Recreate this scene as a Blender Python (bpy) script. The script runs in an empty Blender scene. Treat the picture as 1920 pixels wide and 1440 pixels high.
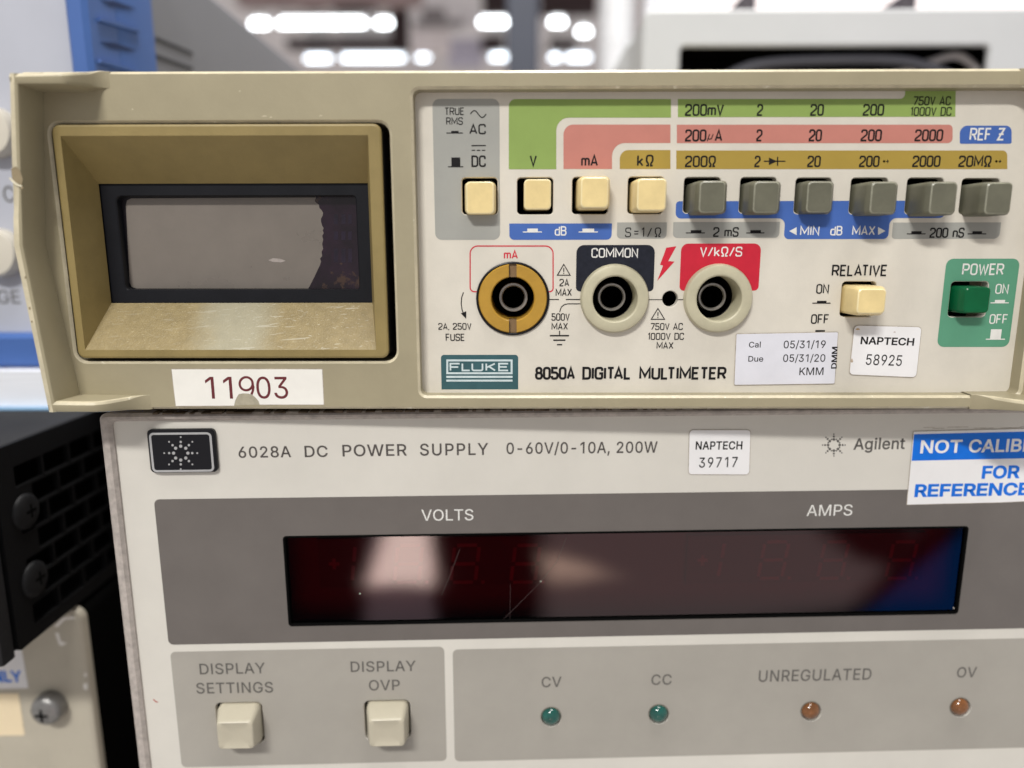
import bpy, math, random
from mathutils import Matrix, Vector
from mathutils.geometry import delaunay_2d_cdt
random.seed(7)
sc = bpy.context.scene
COL = sc.collection
R = math.radians

# ------------------------------------------------------------------ camera
FPX = 1337.0                       # focal length in pixels of the 1920 px wide photograph
DIST = 0.134                       # camera to the multimeter's front panel
CAM = Vector((0.0, -DIST, 0.250))

def basis(p, y, r):
    p, y, r = R(p), R(y), R(r)
    cp, sp, cy, sy, cr, sr = math.cos(p), math.sin(p), math.cos(y), math.sin(y), math.cos(r), math.sin(r)
    Ry = Matrix(((cy, -sy, 0), (sy, cy, 0), (0, 0, 1)))
    Rx = Matrix(((1, 0, 0), (0, cp, sp), (0, -sp, cp)))
    Rr = Matrix(((cr, 0, sr), (0, 1, 0), (-sr, 0, cr)))
    return Ry @ Rx @ Rr
# columns of basis(): camera right, forward, up
MF = basis(10.841, 0.392, 0.104)   # camera seen from the multimeter's frame (= world)
MA = basis(10.901, -1.808, 0.128)  # camera seen from the power supply's frame
A2W = MF @ MA.transposed()         # power supply -> world

cam_d = bpy.data.cameras.new('camera')
cam = bpy.data.objects.new('camera', cam_d)
COL.objects.link(cam)
m3 = Matrix((MF.col[0], MF.col[2], -MF.col[1])).transposed()
cam.matrix_world = Matrix.Translation(CAM) @ m3.to_4x4()
cam_d.sensor_width = 36.0
cam_d.lens = 36.0 * FPX / 1920.0
cam_d.clip_start = 0.01
cam_d.clip_end = 50.0
cam_d.dof.use_dof = True
cam_d.dof.focus_distance = 0.1355
cam_d.dof.aperture_fstop = 7.6
sc.camera = cam

# ------------------------------------------------------------------ world and lights
sc.view_settings.view_transform = 'Standard'
sc.view_settings.look = 'None'
sc.view_settings.exposure = 0.0
sc.view_settings.gamma = 1.0
sc.cycles.use_denoising = True
sc.cycles.max_bounces = 8
W = bpy.data.worlds.new('World')
sc.world = W
W.use_nodes = True
wn, wl = W.node_tree.nodes, W.node_tree.links
bg = wn['Background']

def nmath(t, op, a, b=None, c=None):
    n = t.nodes.new('ShaderNodeMath'); n.operation = op
    for i, v in enumerate((a, b, c)):
        if v is None: continue
        if isinstance(v, (int, float)): n.inputs[i].default_value = v
        else: t.links.new(v, n.inputs[i])
    return n.outputs[0]

def smooth(t, v, lo, hi):
    n = t.nodes.new('ShaderNodeMapRange'); n.interpolation_type = 'SMOOTHSTEP'
    t.links.new(v, n.inputs[0])
    n.inputs[1].default_value = lo; n.inputs[2].default_value = hi
    return n.outputs[0]

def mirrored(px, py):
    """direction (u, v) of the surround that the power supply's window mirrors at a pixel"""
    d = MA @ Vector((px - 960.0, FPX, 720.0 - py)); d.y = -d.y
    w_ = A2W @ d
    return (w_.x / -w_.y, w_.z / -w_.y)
REFLECTION_PATCHES = [([mirrored(*p) for p in pts], s_, col) for pts, s_, col in [
    # dark ground, then patches painted in the shapes of the window's reflections
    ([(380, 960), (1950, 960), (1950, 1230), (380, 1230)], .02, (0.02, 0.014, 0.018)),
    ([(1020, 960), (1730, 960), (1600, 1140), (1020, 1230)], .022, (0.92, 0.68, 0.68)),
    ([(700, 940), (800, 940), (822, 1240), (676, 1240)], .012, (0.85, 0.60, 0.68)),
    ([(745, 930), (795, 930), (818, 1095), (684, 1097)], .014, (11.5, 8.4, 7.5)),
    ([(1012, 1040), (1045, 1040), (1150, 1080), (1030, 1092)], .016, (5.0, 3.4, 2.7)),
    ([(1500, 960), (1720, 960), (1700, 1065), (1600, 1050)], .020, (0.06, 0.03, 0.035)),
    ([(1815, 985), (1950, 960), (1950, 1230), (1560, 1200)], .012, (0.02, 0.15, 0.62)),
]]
def world_surround():
    """a procedural surround: fill light, stronger from below than above, and the
    patches painted into it so that the red window shows reflections"""
    t = W.node_tree
    tc = wn.new('ShaderNodeTexCoord'); sp = wn.new('ShaderNodeSeparateXYZ')
    t.links.new(tc.outputs['Generated'], sp.inputs[0])
    x, y, z = sp.outputs
    ny = nmath(t, 'MAXIMUM', nmath(t, 'MULTIPLY', y, -1.0), 0.02)
    u, v = nmath(t, 'DIVIDE', x, ny), nmath(t, 'DIVIDE', z, ny)
    behind = smooth(t, nmath(t, 'MULTIPLY', y, -1.0), 0.15, 0.3)
    ramp = wn.new('ShaderNodeValToRGB')  # fill light, brighter from below to lift the shadows
    t.links.new(nmath(t, 'MULTIPLY_ADD', z, 0.5, 0.5), ramp.inputs[0])
    e = ramp.color_ramp.elements
    e[0].position, e[0].color = 0.22, (0.635, 0.60, 0.56, 1)
    e[1].position, e[1].color = 0.85, (0.42, 0.42, 0.43, 1)
    k = e.new(0.5); k.color = (0.60, 0.59, 0.58, 1)
    cur = ramp.outputs[0]
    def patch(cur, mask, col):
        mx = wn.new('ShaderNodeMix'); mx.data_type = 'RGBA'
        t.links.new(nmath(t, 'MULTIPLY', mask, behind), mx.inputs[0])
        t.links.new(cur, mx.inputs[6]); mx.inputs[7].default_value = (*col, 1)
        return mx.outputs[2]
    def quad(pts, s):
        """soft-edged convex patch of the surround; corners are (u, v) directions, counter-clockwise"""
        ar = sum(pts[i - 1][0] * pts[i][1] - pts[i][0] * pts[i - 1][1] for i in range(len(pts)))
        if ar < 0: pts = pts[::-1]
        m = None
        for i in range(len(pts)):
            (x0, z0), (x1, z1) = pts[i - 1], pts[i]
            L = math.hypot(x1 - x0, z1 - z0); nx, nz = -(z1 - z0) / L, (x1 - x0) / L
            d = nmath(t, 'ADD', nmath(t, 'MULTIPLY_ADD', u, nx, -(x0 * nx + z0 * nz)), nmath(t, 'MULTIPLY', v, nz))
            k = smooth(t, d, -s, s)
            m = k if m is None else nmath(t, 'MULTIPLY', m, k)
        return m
    for pts, s_, col in REFLECTION_PATCHES:
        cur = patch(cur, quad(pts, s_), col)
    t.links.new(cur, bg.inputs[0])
world_surround()
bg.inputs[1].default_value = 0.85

def area(name, loc, target, sx, sy, power, color):
    d = bpy.data.lights.new(name, 'AREA'); d.shape = 'RECTANGLE'
    d.size, d.size_y, d.energy, d.color = sx, sy, power, color
    o = bpy.data.objects.new(name, d); COL.objects.link(o); o.location = loc
    o.rotation_euler = (Vector(target) - Vector(loc)).to_track_quat('-Z', 'Y').to_euler()
    return o
area('ceiling_tube_light', (-0.38, -1.05, 1.24), (0, 0, 0.25), 0.40, 0.07, 18.6, (1.0, 0.982, 0.935))
area('ceiling_panel_light', (0.15, 0.12, 1.75), (0, 0.1, 0.25), 1.2, 0.4, 34.0, (1.0, 0.975, 0.93))

# ------------------------------------------------------------------ from photograph pixels to real places on a plane
def ray(px, py):
    return MF @ Vector((px - 960.0, FPX, 720.0 - py))
def at(px, py, y):
    """point of the world plane Y = y seen at a pixel"""
    d = ray(px, py); t = (y - CAM.y) / d.y
    return CAM + d * t
def fl(px, py, y=0.0):
    p = at(px, py, y); return (p.x, p.z)
AO = at(950, 1500, 0.0034)          # origin of the power supply's frame, on its front panel
def ag(px, py, y=0.0):
    d = A2W.transposed() @ ray(px, py); c = A2W.transposed() @ (CAM - AO)
    t = (y - c.y) / d.y; p = c + d * t
    return (p.x, p.z)

# ------------------------------------------------------------------ materials
MATS = {}
def mat(name, col, rough=0.5, spec=0.5, metal=0.0, var=0.06, vscale=60.0, bump=0.0, bscale=2500.0,
        coat=0.0, speck=None, emit=None, stretch=None):
    if name in MATS: return MATS[name]
    m = bpy.data.materials.new(name); m.use_nodes = True
    t = m.node_tree; b = t.nodes['Principled BSDF']
    b.inputs['Roughness'].default_value = rough
    b.inputs['Specular IOR Level'].default_value = spec
    b.inputs['Metallic'].default_value = metal
    b.inputs['Coat Weight'].default_value = coat
    b.inputs['Coat Roughness'].default_value = 0.05
    tc = t.nodes.new('ShaderNodeTexCoord')
    co = tc.outputs['Object']
    if stretch:
        mp = t.nodes.new('ShaderNodeMapping'); mp.inputs['Scale'].default_value = stretch
        t.links.new(co, mp.inputs[0]); co = mp.outputs[0]
    n = t.nodes.new('ShaderNodeTexNoise'); n.inputs['Scale'].default_value = vscale
    n.inputs['Detail'].default_value = 8.0; n.inputs['Roughness'].default_value = 0.65
    t.links.new(co, n.inputs['Vector'])
    mr = t.nodes.new('ShaderNodeMapRange')
    t.links.new(n.outputs[0], mr.inputs[0])
    mr.inputs[1].default_value, mr.inputs[2].default_value = 0.3, 0.7
    mr.inputs[3].default_value, mr.inputs[4].default_value = 1 - var, 1 + var
    mx = t.nodes.new('ShaderNodeMix'); mx.data_type = 'RGBA'; mx.blend_type = 'MULTIPLY'
    mx.inputs[0].default_value = 1.0; mx.inputs[6].default_value = (*col, 1)
    t.links.new(mr.outputs[0], mx.inputs[7])
    out = mx.outputs[2]
    if speck:                                     # (colour, threshold, scale): grime spots or worn-through paint
        n2 = t.nodes.new('ShaderNodeTexNoise'); n2.inputs['Scale'].default_value = speck[2]
        n2.inputs['Detail'].default_value = 5.0; n2.inputs['Roughness'].default_value = 0.7
        t.links.new(co, n2.inputs['Vector'])
        k = smooth(t, n2.outputs[0], speck[1], speck[1] + 0.05)
        m2 = t.nodes.new('ShaderNodeMix'); m2.data_type = 'RGBA'
        t.links.new(k, m2.inputs[0]); t.links.new(out, m2.inputs[6]); m2.inputs[7].default_value = (*speck[0], 1)
        out = m2.outputs[2]
    t.links.new(out, b.inputs['Base Color'])
    rr = t.nodes.new('ShaderNodeMapRange'); t.links.new(n.outputs[0], rr.inputs[0])
    rr.inputs[3].default_value, rr.inputs[4].default_value = max(0.02, rough * 0.85), min(1, rough * 1.15)
    t.links.new(rr.outputs[0], b.inputs['Roughness'])
    if bump:
        n3 = t.nodes.new('ShaderNodeTexNoise'); n3.inputs['Scale'].default_value = bscale
        n3.inputs['Detail'].default_value = 3.0
        t.links.new(co, n3.inputs['Vector'])
        bp = t.nodes.new('ShaderNodeBump'); bp.inputs['Strength'].default_value = bump
        bp.inputs['Distance'].default_value = 0.0002
        t.links.new(n3.outputs[0], bp.inputs['Height']); t.links.new(bp.outputs[0], b.inputs['Normal'])
    if emit:
        b.inputs['Emission Color'].default_value = (*emit[0], 1); b.inputs['Emission Strength'].default_value = emit[1]
    MATS[name] = m
    return m

CASE = mat('tan_case_plastic', (0.328, 0.287, 0.19), 0.42, 0.45, var=0.06, vscale=90, bump=0.10, bscale=1800,
           speck=((0.24, 0.18, 0.10), 0.755, 420))
EDGE = mat('worn_highlit_tan_edge', (0.55, 0.49, 0.35), 0.35, 0.5, var=0.16, vscale=260, bump=0.2, bscale=900,
           speck=((0.75, 0.70, 0.56), 0.62, 380))  # worn edges, lightened further to paint in their overhead highlight
BRONZE = mat('olive_brown_plastic', (0.255, 0.192, 0.074), 0.42, 0.4, var=0.12, vscale=120, bump=0.12, bscale=2600)
PANEL = mat('cream_panel', (0.645, 0.605, 0.53), 0.45, 0.35, var=0.075, vscale=70, bump=0.10, bscale=3200,
            speck=((0.40, 0.34, 0.26), 0.725, 620))
BLACK = mat('black_void', (0.004, 0.004, 0.004), 0.9, 0.0, var=0.0)
INK = mat('black_ink', (0.013, 0.012, 0.013), 0.6, 0.12, var=0.2, vscale=500)
WHITE_INK = mat('white_ink', (0.74, 0.73, 0.70), 0.5, 0.3, var=0.08, vscale=500)
RED_INK = mat('red_ink', (0.56, 0.012, 0.035), 0.45, 0.4, var=0.08, vscale=300)
GREEN_P = mat('leaf_green_print', (0.255, 0.36, 0.095), 0.5, 0.3, var=0.05, vscale=150)
PINK_P = mat('salmon_print', (0.53, 0.21, 0.17), 0.5, 0.3, var=0.05, vscale=150)
YELLOW_P = mat('ochre_print', (0.38, 0.265, 0.05), 0.5, 0.3, var=0.05, vscale=150)
BLUE_P = mat('blue_print', (0.055, 0.13, 0.42), 0.5, 0.3, var=0.05, vscale=150)
GREY_P = mat('grey_print', (0.34, 0.34, 0.315), 0.5, 0.3, var=0.05, vscale=150)
DARK_P = mat('black_print', (0.017, 0.019, 0.029), 0.5, 0.15, var=0.25, vscale=900)
TEAL_P = mat('teal_print', (0.036, 0.10, 0.115), 0.5, 0.3, var=0.12, vscale=300)
SEA_P = mat('sea_green_print', (0.10, 0.30, 0.19), 0.5, 0.3, var=0.05, vscale=150)
LOGO_INK = mat('pale_blue_ink', (0.55, 0.64, 0.66), 0.5, 0.3, var=0.1, vscale=400)
CREAM_B = mat('yellowed_cream_plastic', (0.74, 0.585, 0.285), 0.36, 0.4, var=0.09, vscale=220, bump=0.08,
              speck=((0.60, 0.42, 0.17), 0.70, 420))
GREY_B = mat('olive_grey_plastic', (0.125, 0.122, 0.088), 0.38, 0.4, var=0.16, vscale=200, bump=0.08,
             speck=((0.33, 0.33, 0.26), 0.74, 900))
GREEN_B = mat('green_plastic', (0.001, 0.10, 0.034), 0.25, 0.25, var=0.12, vscale=300)
JACK = mat('jack_plastic', (0.49, 0.455, 0.325), 0.42, 0.4, var=0.09, vscale=240, bump=0.12, speck=((0.33, 0.28, 0.18), 0.70, 500))
GOLD = mat('amber_plastic', (0.42, 0.235, 0.028), 0.36, 0.5, var=0.10, vscale=250, bump=0.15, bscale=1500)
SLOTM = mat('driver_slot_brown', (0.20, 0.125, 0.06), 0.5, 0.4, var=0.15, vscale=300)
CONTACT = mat('dark_contact_metal', (0.33, 0.31, 0.29), 0.35, 0.5, metal=0.8, var=0.2, vscale=400)
RUBBER = mat('black_plastic', (0.010, 0.010, 0.013), 0.35, 0.2, var=0.1)
LCDF = mat('blue_black_frame', (0.0085, 0.009, 0.012), 0.38, 0.2, var=0.12, vscale=200, bump=0.06,
           speck=((0.12, 0.12, 0.12), 0.74, 700))
LCDG = mat('faded_display_film', (0.176, 0.153, 0.133), 0.28, 0.6, var=0.20, vscale=24)
LCDP = mat('leaked_display_purple', (0.012, 0.004, 0.011), 0.22, 0.5, var=0.6, vscale=200,
           speck=((0.050, 0.026, 0.018), 0.56, 95))
LCDB = mat('leaked_display_amber', (0.026, 0.018, 0.010), 0.3, 0.5, var=0.6, vscale=110)
PAPER = mat('white_label_paper', (0.80, 0.78, 0.73), 0.5, 0.35, var=0.05, vscale=110, bump=0.5, bscale=160)
PAPERB = mat('bluish_label_paper', (0.68, 0.68, 0.74), 0.45, 0.35, var=0.05, vscale=110, bump=0.5, bscale=170)
PAPERW = mat('bright_label_paper', (0.81, 0.80, 0.81), 0.45, 0.35, var=0.04, vscale=110, bump=0.5, bscale=170)
MAROON = mat('maroon_ink', (0.13, 0.022, 0.028), 0.5, 0.3, var=0.1, vscale=400)
RESIDUE = mat('torn_label_residue', (0.38, 0.345, 0.26), 0.6, 0.3, var=0.15, vscale=700)
BLUE_L = mat('bright_blue_ink', (0.002, 0.155, 0.70), 0.5, 0.3, var=0.08, vscale=250)
A_PANEL = mat('warm_white_panel', (0.642, 0.615, 0.562), 0.5, 0.35, var=0.065, vscale=28, bump=0.12, bscale=3600,
              speck=((0.44, 0.37, 0.32), 0.735, 700))
A_FRAME = mat('speckled_grey_frame', (0.42, 0.375, 0.345), 0.55, 0.35, var=0.22, vscale=700, bump=0.35, bscale=1500,
              speck=((0.16, 0.13, 0.11), 0.69, 480))
A_DARK = mat('dark_grey_print', (0.142, 0.127, 0.118), 0.42, 0.3, var=0.07, vscale=80)
A_MID = mat('mid_grey_print', (0.362, 0.34, 0.304), 0.45, 0.3, var=0.075, vscale=38)
A_INK = mat('grey_ink', (0.085, 0.075, 0.070), 0.5, 0.3, var=0.1, vscale=400)
A_INK2 = mat('soft_grey_ink', (0.115, 0.108, 0.10), 0.5, 0.3, var=0.1, vscale=400)
A_BTN = mat('ivory_grey_plastic', (0.48, 0.44, 0.345), 0.36, 0.45, var=0.04, vscale=200, bump=0.08)
STEEL = mat('brushed_steel', (0.50, 0.50, 0.51), 0.35, 0.5, metal=0.9, var=0.1, vscale=300)
SILVER = mat('silver_print', (0.45, 0.45, 0.46), 0.35, 0.5, metal=0.3, var=0.08, vscale=300)
DUST = mat('brown_dust', (0.10, 0.075, 0.055), 0.9, 0.1, var=0.5, vscale=900)

HELV = {
' ':(188,[]),
',':(188,[[38,-119,68,71,137,71,84,-119]]),
'-':(453,[[337,244,337,188,114,188,114,244]]),
'/':(249,[[235,533,71,-76,14,-76,178,533]]),
'0':(453,[[227,-7,191,-3,158,7,130,24,105,48,85,77,69,113,57,155,50,202,48,254,50,306,57,353,69,395,85,431,106,461,130,484,159,502,191,512,227,516,262,512,295,502,323,484,348,461,368,431,384,395,396,353,403,306,405,254,403,202,396,155,384,113,368,77,348,48,323,24,295,7,263,-3],[227,50,250,52,271,60,290,74,306,92,320,116,338,176,344,254,338,332,330,365,320,393,306,416,290,435,271,449,250,457,227,460,203,457,182,449,163,435,147,416,134,393,123,365,115,332,109,254,115,176,123,144,134,116,147,92,163,74,182,60,203,52]]),
'1':(400,[[276,509,276,0,212,0,212,448,209,448,86,358,86,427,198,509]]),
'2':(453,[[64,0,64,47,282,282,311,327,319,356,319,389,315,405,308,419,287,441,258,455,224,460,188,454,172,447,148,427,132,398,128,381,127,362,66,362,68,391,75,418,86,442,102,464,121,482,143,496,168,507,225,516,254,513,281,507,306,497,328,482,346,465,361,445,372,423,379,398,380,354,371,318,363,299,317,235,153,60,153,57,389,57,389,0]]),
'3':(453,[[218,-7,188,-5,159,1,108,22,88,38,70,57,57,79,48,104,44,132,109,132,112,115,126,87,150,66,182,54,219,50,258,55,291,69,315,93,323,108,328,125,328,163,316,196,306,211,275,234,229,246,157,248,157,299,288,448,288,452,70,452,70,509,372,509,372,461,211,278,211,289,247,290,279,286,308,276,333,262,354,244,371,222,383,198,391,173,393,145,390,116,383,90,370,66,354,45,333,27,309,12,281,2,251,-5]]),
'5':(453,[[221,-7,192,-5,165,1,140,11,118,25,99,41,83,60,71,82,63,105,60,130,122,130,130,102,148,78,173,60,204,51,241,51,276,64,291,75,314,104,322,122,328,162,321,203,314,221,290,251,275,262,238,275,201,276,167,268,139,255,128,246,67,253,96,509,366,509,366,452,151,452,134,301,178,325,212,333,252,332,274,328,313,311,345,285,370,251,386,210,391,163,388,132,381,102,369,76,352,52,332,32,309,15,282,3,253,-4]]),
'6':(453,[[226,-7,196,-4,168,3,142,15,119,31,100,51,84,74,73,101,66,130,65,187,80,239,112,302,252,509,322,509,151,261,145,261,165,288,184,302,208,311,235,314,265,312,316,295,337,280,355,262,370,240,380,215,387,187,389,157,387,127,379,98,368,73,352,50,333,30,310,14,284,3,257,-4],[226,48,263,55,293,73,314,101,322,119,326,137,326,178,322,196,304,228,293,241,263,259,245,264,207,264,174,252,148,229,138,214,126,179,126,138,138,102,148,86,160,73,190,55,207,50]]),
'7':(453,[[97,0,323,448,323,452,62,452,62,509,391,509,391,449,165,0]]),
'8':(453,[[226,-7,193,-5,163,1,136,11,111,25,91,42,74,62,62,84,54,109,53,156,65,195,87,228,117,252,134,260,153,265,153,267,129,276,109,289,93,308,80,330,73,354,70,380,79,429,90,450,106,469,124,485,146,498,170,508,197,514,226,516,255,514,282,508,306,498,328,485,346,469,361,450,373,429,382,380,379,354,372,330,359,308,343,289,323,276,300,267,300,265,319,260,351,241,365,228,387,195,395,176,401,135,398,109,391,84,378,62,362,42,341,25,317,11,289,1,259,-5],[248,50,285,60,313,79,323,91,331,106,337,139,335,157,322,189,312,202,283,223,247,234,206,234,169,223,140,202,130,189,117,157,115,139,121,106,129,91,139,79,167,60,205,50],[244,291,260,294,287,308,307,330,318,359,318,392,308,420,288,442,260,455,244,459,208,459,177,449,164,442,153,432,138,407,133,376,134,359,145,330,165,308,193,294,209,291]]),
'9':(453,[[226,516,256,513,285,506,310,494,333,478,352,458,368,434,380,408,387,378,389,347,382,296,359,240,315,168,200,0,130,0,301,248,307,248,295,229,268,207,232,195,188,197,161,203,137,214,116,229,98,247,83,269,72,294,66,321,64,352,66,382,73,411,85,436,101,459,120,479,143,494,168,506,196,513],[207,459,174,446,148,423,131,390,125,352,131,313,138,295,148,280,174,257,207,245,226,243,263,249,293,267,305,280,322,312,326,330,326,371,322,390,305,422,279,446,263,454,245,459]]),
'A':(480,[[16,0,201,509,276,509,463,0,395,0,232,478,245,478,191,302,85,0],[110,142,110,199,370,199,370,142]]),
'B':(456,[[60,0,60,509,241,509,274,507,304,501,329,491,350,477,367,461,381,442,390,421,396,398,397,353,387,320,368,295,343,278,315,267,315,262,331,260,363,245,378,234,391,220,411,184,416,161,418,136,416,111,410,88,400,67,386,48,368,31,344,18,317,8,284,2,247,0],[125,57,245,57,281,60,309,67,330,80,344,96,353,115,354,153,350,169,333,197,306,218,289,225,248,231,125,231],[125,285,238,285,273,290,302,304,314,314,330,340,335,355,336,372,333,393,326,412,313,429,294,442,270,449,240,452,125,452]]),
'C':(510,[[267,-7,225,-3,186,7,150,25,119,49,92,79,70,115,53,157,44,203,40,254,44,305,53,352,70,393,92,429,119,459,150,484,186,501,225,512,267,516,317,511,362,496,383,485,419,456,435,438,459,397,473,348,408,348,404,365,389,395,369,418,344,437,300,453,267,456,237,453,209,445,184,432,161,414,141,391,125,364,113,332,106,295,103,254,106,213,113,177,125,145,141,117,161,94,184,76,210,63,237,56,267,53,300,56,330,65,369,90,389,114,404,144,408,160,473,160,459,112,435,71,420,53,383,24,363,13,317,-2]]),
'D':(502,[[219,0,96,0,96,57,215,57,254,60,288,68,318,81,343,99,363,122,379,149,390,181,397,216,399,255,397,294,390,329,379,361,364,388,344,410,320,428,291,441,258,449,221,452,93,452,93,509,225,509,273,505,315,495,353,478,385,455,412,426,433,391,449,351,458,306,462,255,458,205,449,159,433,119,411,83,384,54,351,31,312,14,268,3],[125,509,125,0,60,0,60,509]]),
'E':(419,[[60,0,60,509,372,509,372,452,125,452,125,286,355,286,355,229,125,229,125,57,375,57,375,0]]),
'F':(410,[[60,0,60,509,369,509,369,452,125,452,125,278,346,278,346,221,125,221,125,0]]),
'G':(520,[[269,-7,225,-3,185,7,149,25,118,49,91,79,69,116,53,157,43,203,40,254,43,305,53,352,69,393,91,429,117,459,149,484,184,501,223,512,265,516,316,510,340,504,384,483,421,453,436,436,460,395,474,349,408,349,387,393,368,417,344,436,300,453,265,456,236,453,209,445,183,432,160,414,141,392,125,364,113,332,106,295,103,254,106,213,113,177,125,145,141,117,161,95,184,76,210,63,238,56,269,53,296,55,322,61,345,71,365,85,382,102,396,123,407,147,413,173,415,202,434,199,283,199,283,256,478,256,478,200,475,160,466,124,451,91,431,62,406,38,377,19,344,5,308,-4]]),
'H':(517,[[60,0,60,509,125,509,125,289,392,289,392,509,457,509,457,0,392,0,392,232,125,232,125,0]]),
'I':(185,[[60,0,60,509,125,509,125,0]]),
'K':(467,[[104,145,104,216,212,344,364,509,448,509,231,276,228,276],[60,0,60,509,125,509,125,0],[372,0,188,259,228,309,449,0]]),
'L':(393,[[60,0,60,509,125,509,125,57,361,57,361,0]]),
'M':(628,[[60,0,60,509,152,509,322,49,307,49,352,187,476,509,568,509,568,0,504,0,507,457,513,457,456,291,342,0,286,0,112,457,119,457,122,291,122,0]]),
'N':(523,[[60,0,60,509,136,509,388,107,414,55,405,54,399,195,399,509,463,509,463,0,387,0,108,452,119,454,125,291,125,0]]),
'O':(533,[[267,-7,225,-3,186,7,150,25,119,49,92,79,70,115,53,157,44,203,40,254,44,305,53,352,70,393,92,429,119,459,150,484,186,501,225,512,267,516,309,512,348,501,384,484,415,459,442,429,464,393,480,352,490,305,493,254,490,203,480,157,464,115,442,79,415,49,384,25,348,7,309,-3],[267,53,296,55,324,63,349,76,372,94,392,116,408,144,420,176,428,213,430,254,428,295,420,332,408,365,392,392,372,415,349,433,324,446,296,453,267,456,237,453,210,445,184,433,161,415,142,392,125,364,113,332,106,295,103,254,106,213,113,176,125,144,142,117,161,94,184,76,210,63,237,55]]),
'P':(445,[[60,0,60,509,235,509,272,506,305,499,332,487,356,471,375,452,390,430,407,377,409,348,407,318,390,265,375,243,356,223,332,207,305,195,272,188,109,186,109,242,233,242,279,248,312,266,324,279,339,310,343,328,343,367,333,402,324,416,297,439,257,451,125,452,125,0]]),
'R':(449,[[60,0,60,509,236,509,273,506,305,500,333,489,356,473,376,455,390,433,401,408,407,381,409,352,407,323,401,296,390,271,376,250,356,232,333,217,305,206,273,200,96,198,96,255,258,256,280,260,313,276,325,287,334,300,344,333,344,371,334,405,325,419,298,440,258,451,125,452,125,0],[353,0,230,229,303,229,428,0]]),
'S':(447,[[224,-9,188,-7,156,-1,128,9,102,23,81,40,64,60,51,83,42,109,38,137,104,137,114,102,123,88,150,66,185,53,224,49,267,54,286,60,317,79,338,106,344,122,346,139,340,168,322,189,296,205,145,253,112,269,86,289,67,313,56,341,52,372,54,400,62,425,75,448,92,468,113,484,138,498,165,508,195,514,227,516,259,514,289,508,316,498,340,484,360,468,377,449,390,427,398,403,401,378,337,378,332,402,320,421,302,437,280,449,254,456,225,459,185,454,152,440,139,430,121,405,115,376,117,359,122,345,142,324,169,308,212,293,312,264,359,238,384,213,395,198,407,161,406,112,399,87,386,64,370,43,349,25,323,11,294,0,261,-7]]),
'T':(449,[[32,452,32,509,417,509,417,452,257,452,257,0,193,0,193,452]]),
'U':(517,[[259,-8,220,-6,186,2,154,15,126,33,103,55,85,80,71,108,63,140,60,173,60,509,124,509,124,178,126,155,132,133,141,113,153,95,169,80,187,68,208,59,232,53,285,53,309,59,331,68,349,80,364,95,377,113,391,155,393,178,393,509,457,509,457,173,454,140,446,108,433,80,414,55,391,33,363,15,332,2,297,-6]]),
'V':(480,[[204,0,16,509,84,509,236,71,248,31,235,31,290,206,395,509,463,509,278,0]]),
'W':(686,[[155,0,16,509,82,509,197,40,189,40,224,196,306,509,380,509,497,40,488,40,523,196,603,509,670,509,530,0,455,0,351,391,336,475,350,475,318,323,230,0]]),
'Y':(472,[[203,0,203,208,16,509,91,509,231,274,250,230,224,230,260,310,381,509,455,509,268,208,268,0]]),
'a':(389,[[160,-9,115,-3,76,15,60,29,38,63,32,84,30,108,36,146,43,161,64,184,92,200,125,211,257,231,271,240,276,257,272,285,260,307,240,322,212,330,178,330,149,322,118,301,104,283,100,274,41,291,51,313,64,331,95,358,133,375,173,383,208,384,255,375,286,360,300,350,322,320,330,301,335,278,337,251,337,0,277,0,277,52,272,52,252,25,229,8,199,-4],[192,47,211,51,242,68,263,93,274,122,276,190,221,174,147,163,112,147,97,130,92,105,96,82,109,64,130,52,156,46]]),
'e':(404,[[212,-8,177,-5,145,3,117,16,92,35,72,58,56,85,44,116,37,150,34,187,36,224,44,258,55,290,71,317,91,340,115,359,142,373,172,382,226,383,266,374,303,355,334,324,347,305,365,256,370,227,371,169,75,169,75,221,338,221,310,202,304,248,298,269,277,301,263,314,246,323,227,328,205,330,183,328,164,323,146,313,131,301,109,270,97,231,96,178,102,127,110,106,121,88,135,73,151,61,169,53,212,46,241,49,265,58,294,82,306,105,365,91,358,72,335,39,302,14,283,4,261,-3]]),
'g':(425,[[207,-151,156,-146,114,-132,82,-110,59,-84,51,-69,101,-41,131,-74,154,-88,187,-96,236,-95,261,-87,282,-75,298,-58,308,-34,311,-6,311,68,306,68,287,41,266,23,236,10,217,6,165,7,138,14,113,27,90,43,71,65,55,90,43,120,36,154,34,191,36,229,43,263,55,293,71,320,90,342,112,361,138,374,166,382,218,383,253,373,279,356,308,319,313,319,313,379,372,379,372,-9,370,-40,363,-67,350,-90,334,-109,314,-124,291,-136,265,-144,237,-149],[205,59,227,61,246,66,264,75,278,87,300,121,307,142,311,166,311,219,300,264,291,283,279,299,264,312,247,322,227,328,205,330,182,328,163,322,145,312,130,298,118,282,102,241,96,193,102,144,118,104,131,88,145,76,163,66,183,61]]),
'i':(167,[[53,0,53,379,114,379,114,0],[73,444,54,455,43,472,41,483,47,504,63,518,84,524,105,518,121,504,126,483,125,472,114,455,95,444]]),
'l':(170,[[55,0,55,525,117,525,117,0]]),
'n':(410,[[114,0,53,0,53,379,112,379,112,287,102,287,116,319,132,344,152,362,175,374,200,382,252,383,295,369,313,356,328,340,341,321,350,298,355,271,357,240,357,0,296,0,296,235,293,263,286,286,273,304,256,318,235,326,210,329,192,328,161,317,147,308,126,283,115,248]]),
't':(227,[[204,379,204,327,6,327,6,379],[65,471,126,471,127,83,130,70,136,61,144,55,156,51,202,54,213,2,168,-4,138,-1,113,7,92,21,77,41,68,64,65,93]]),
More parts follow.
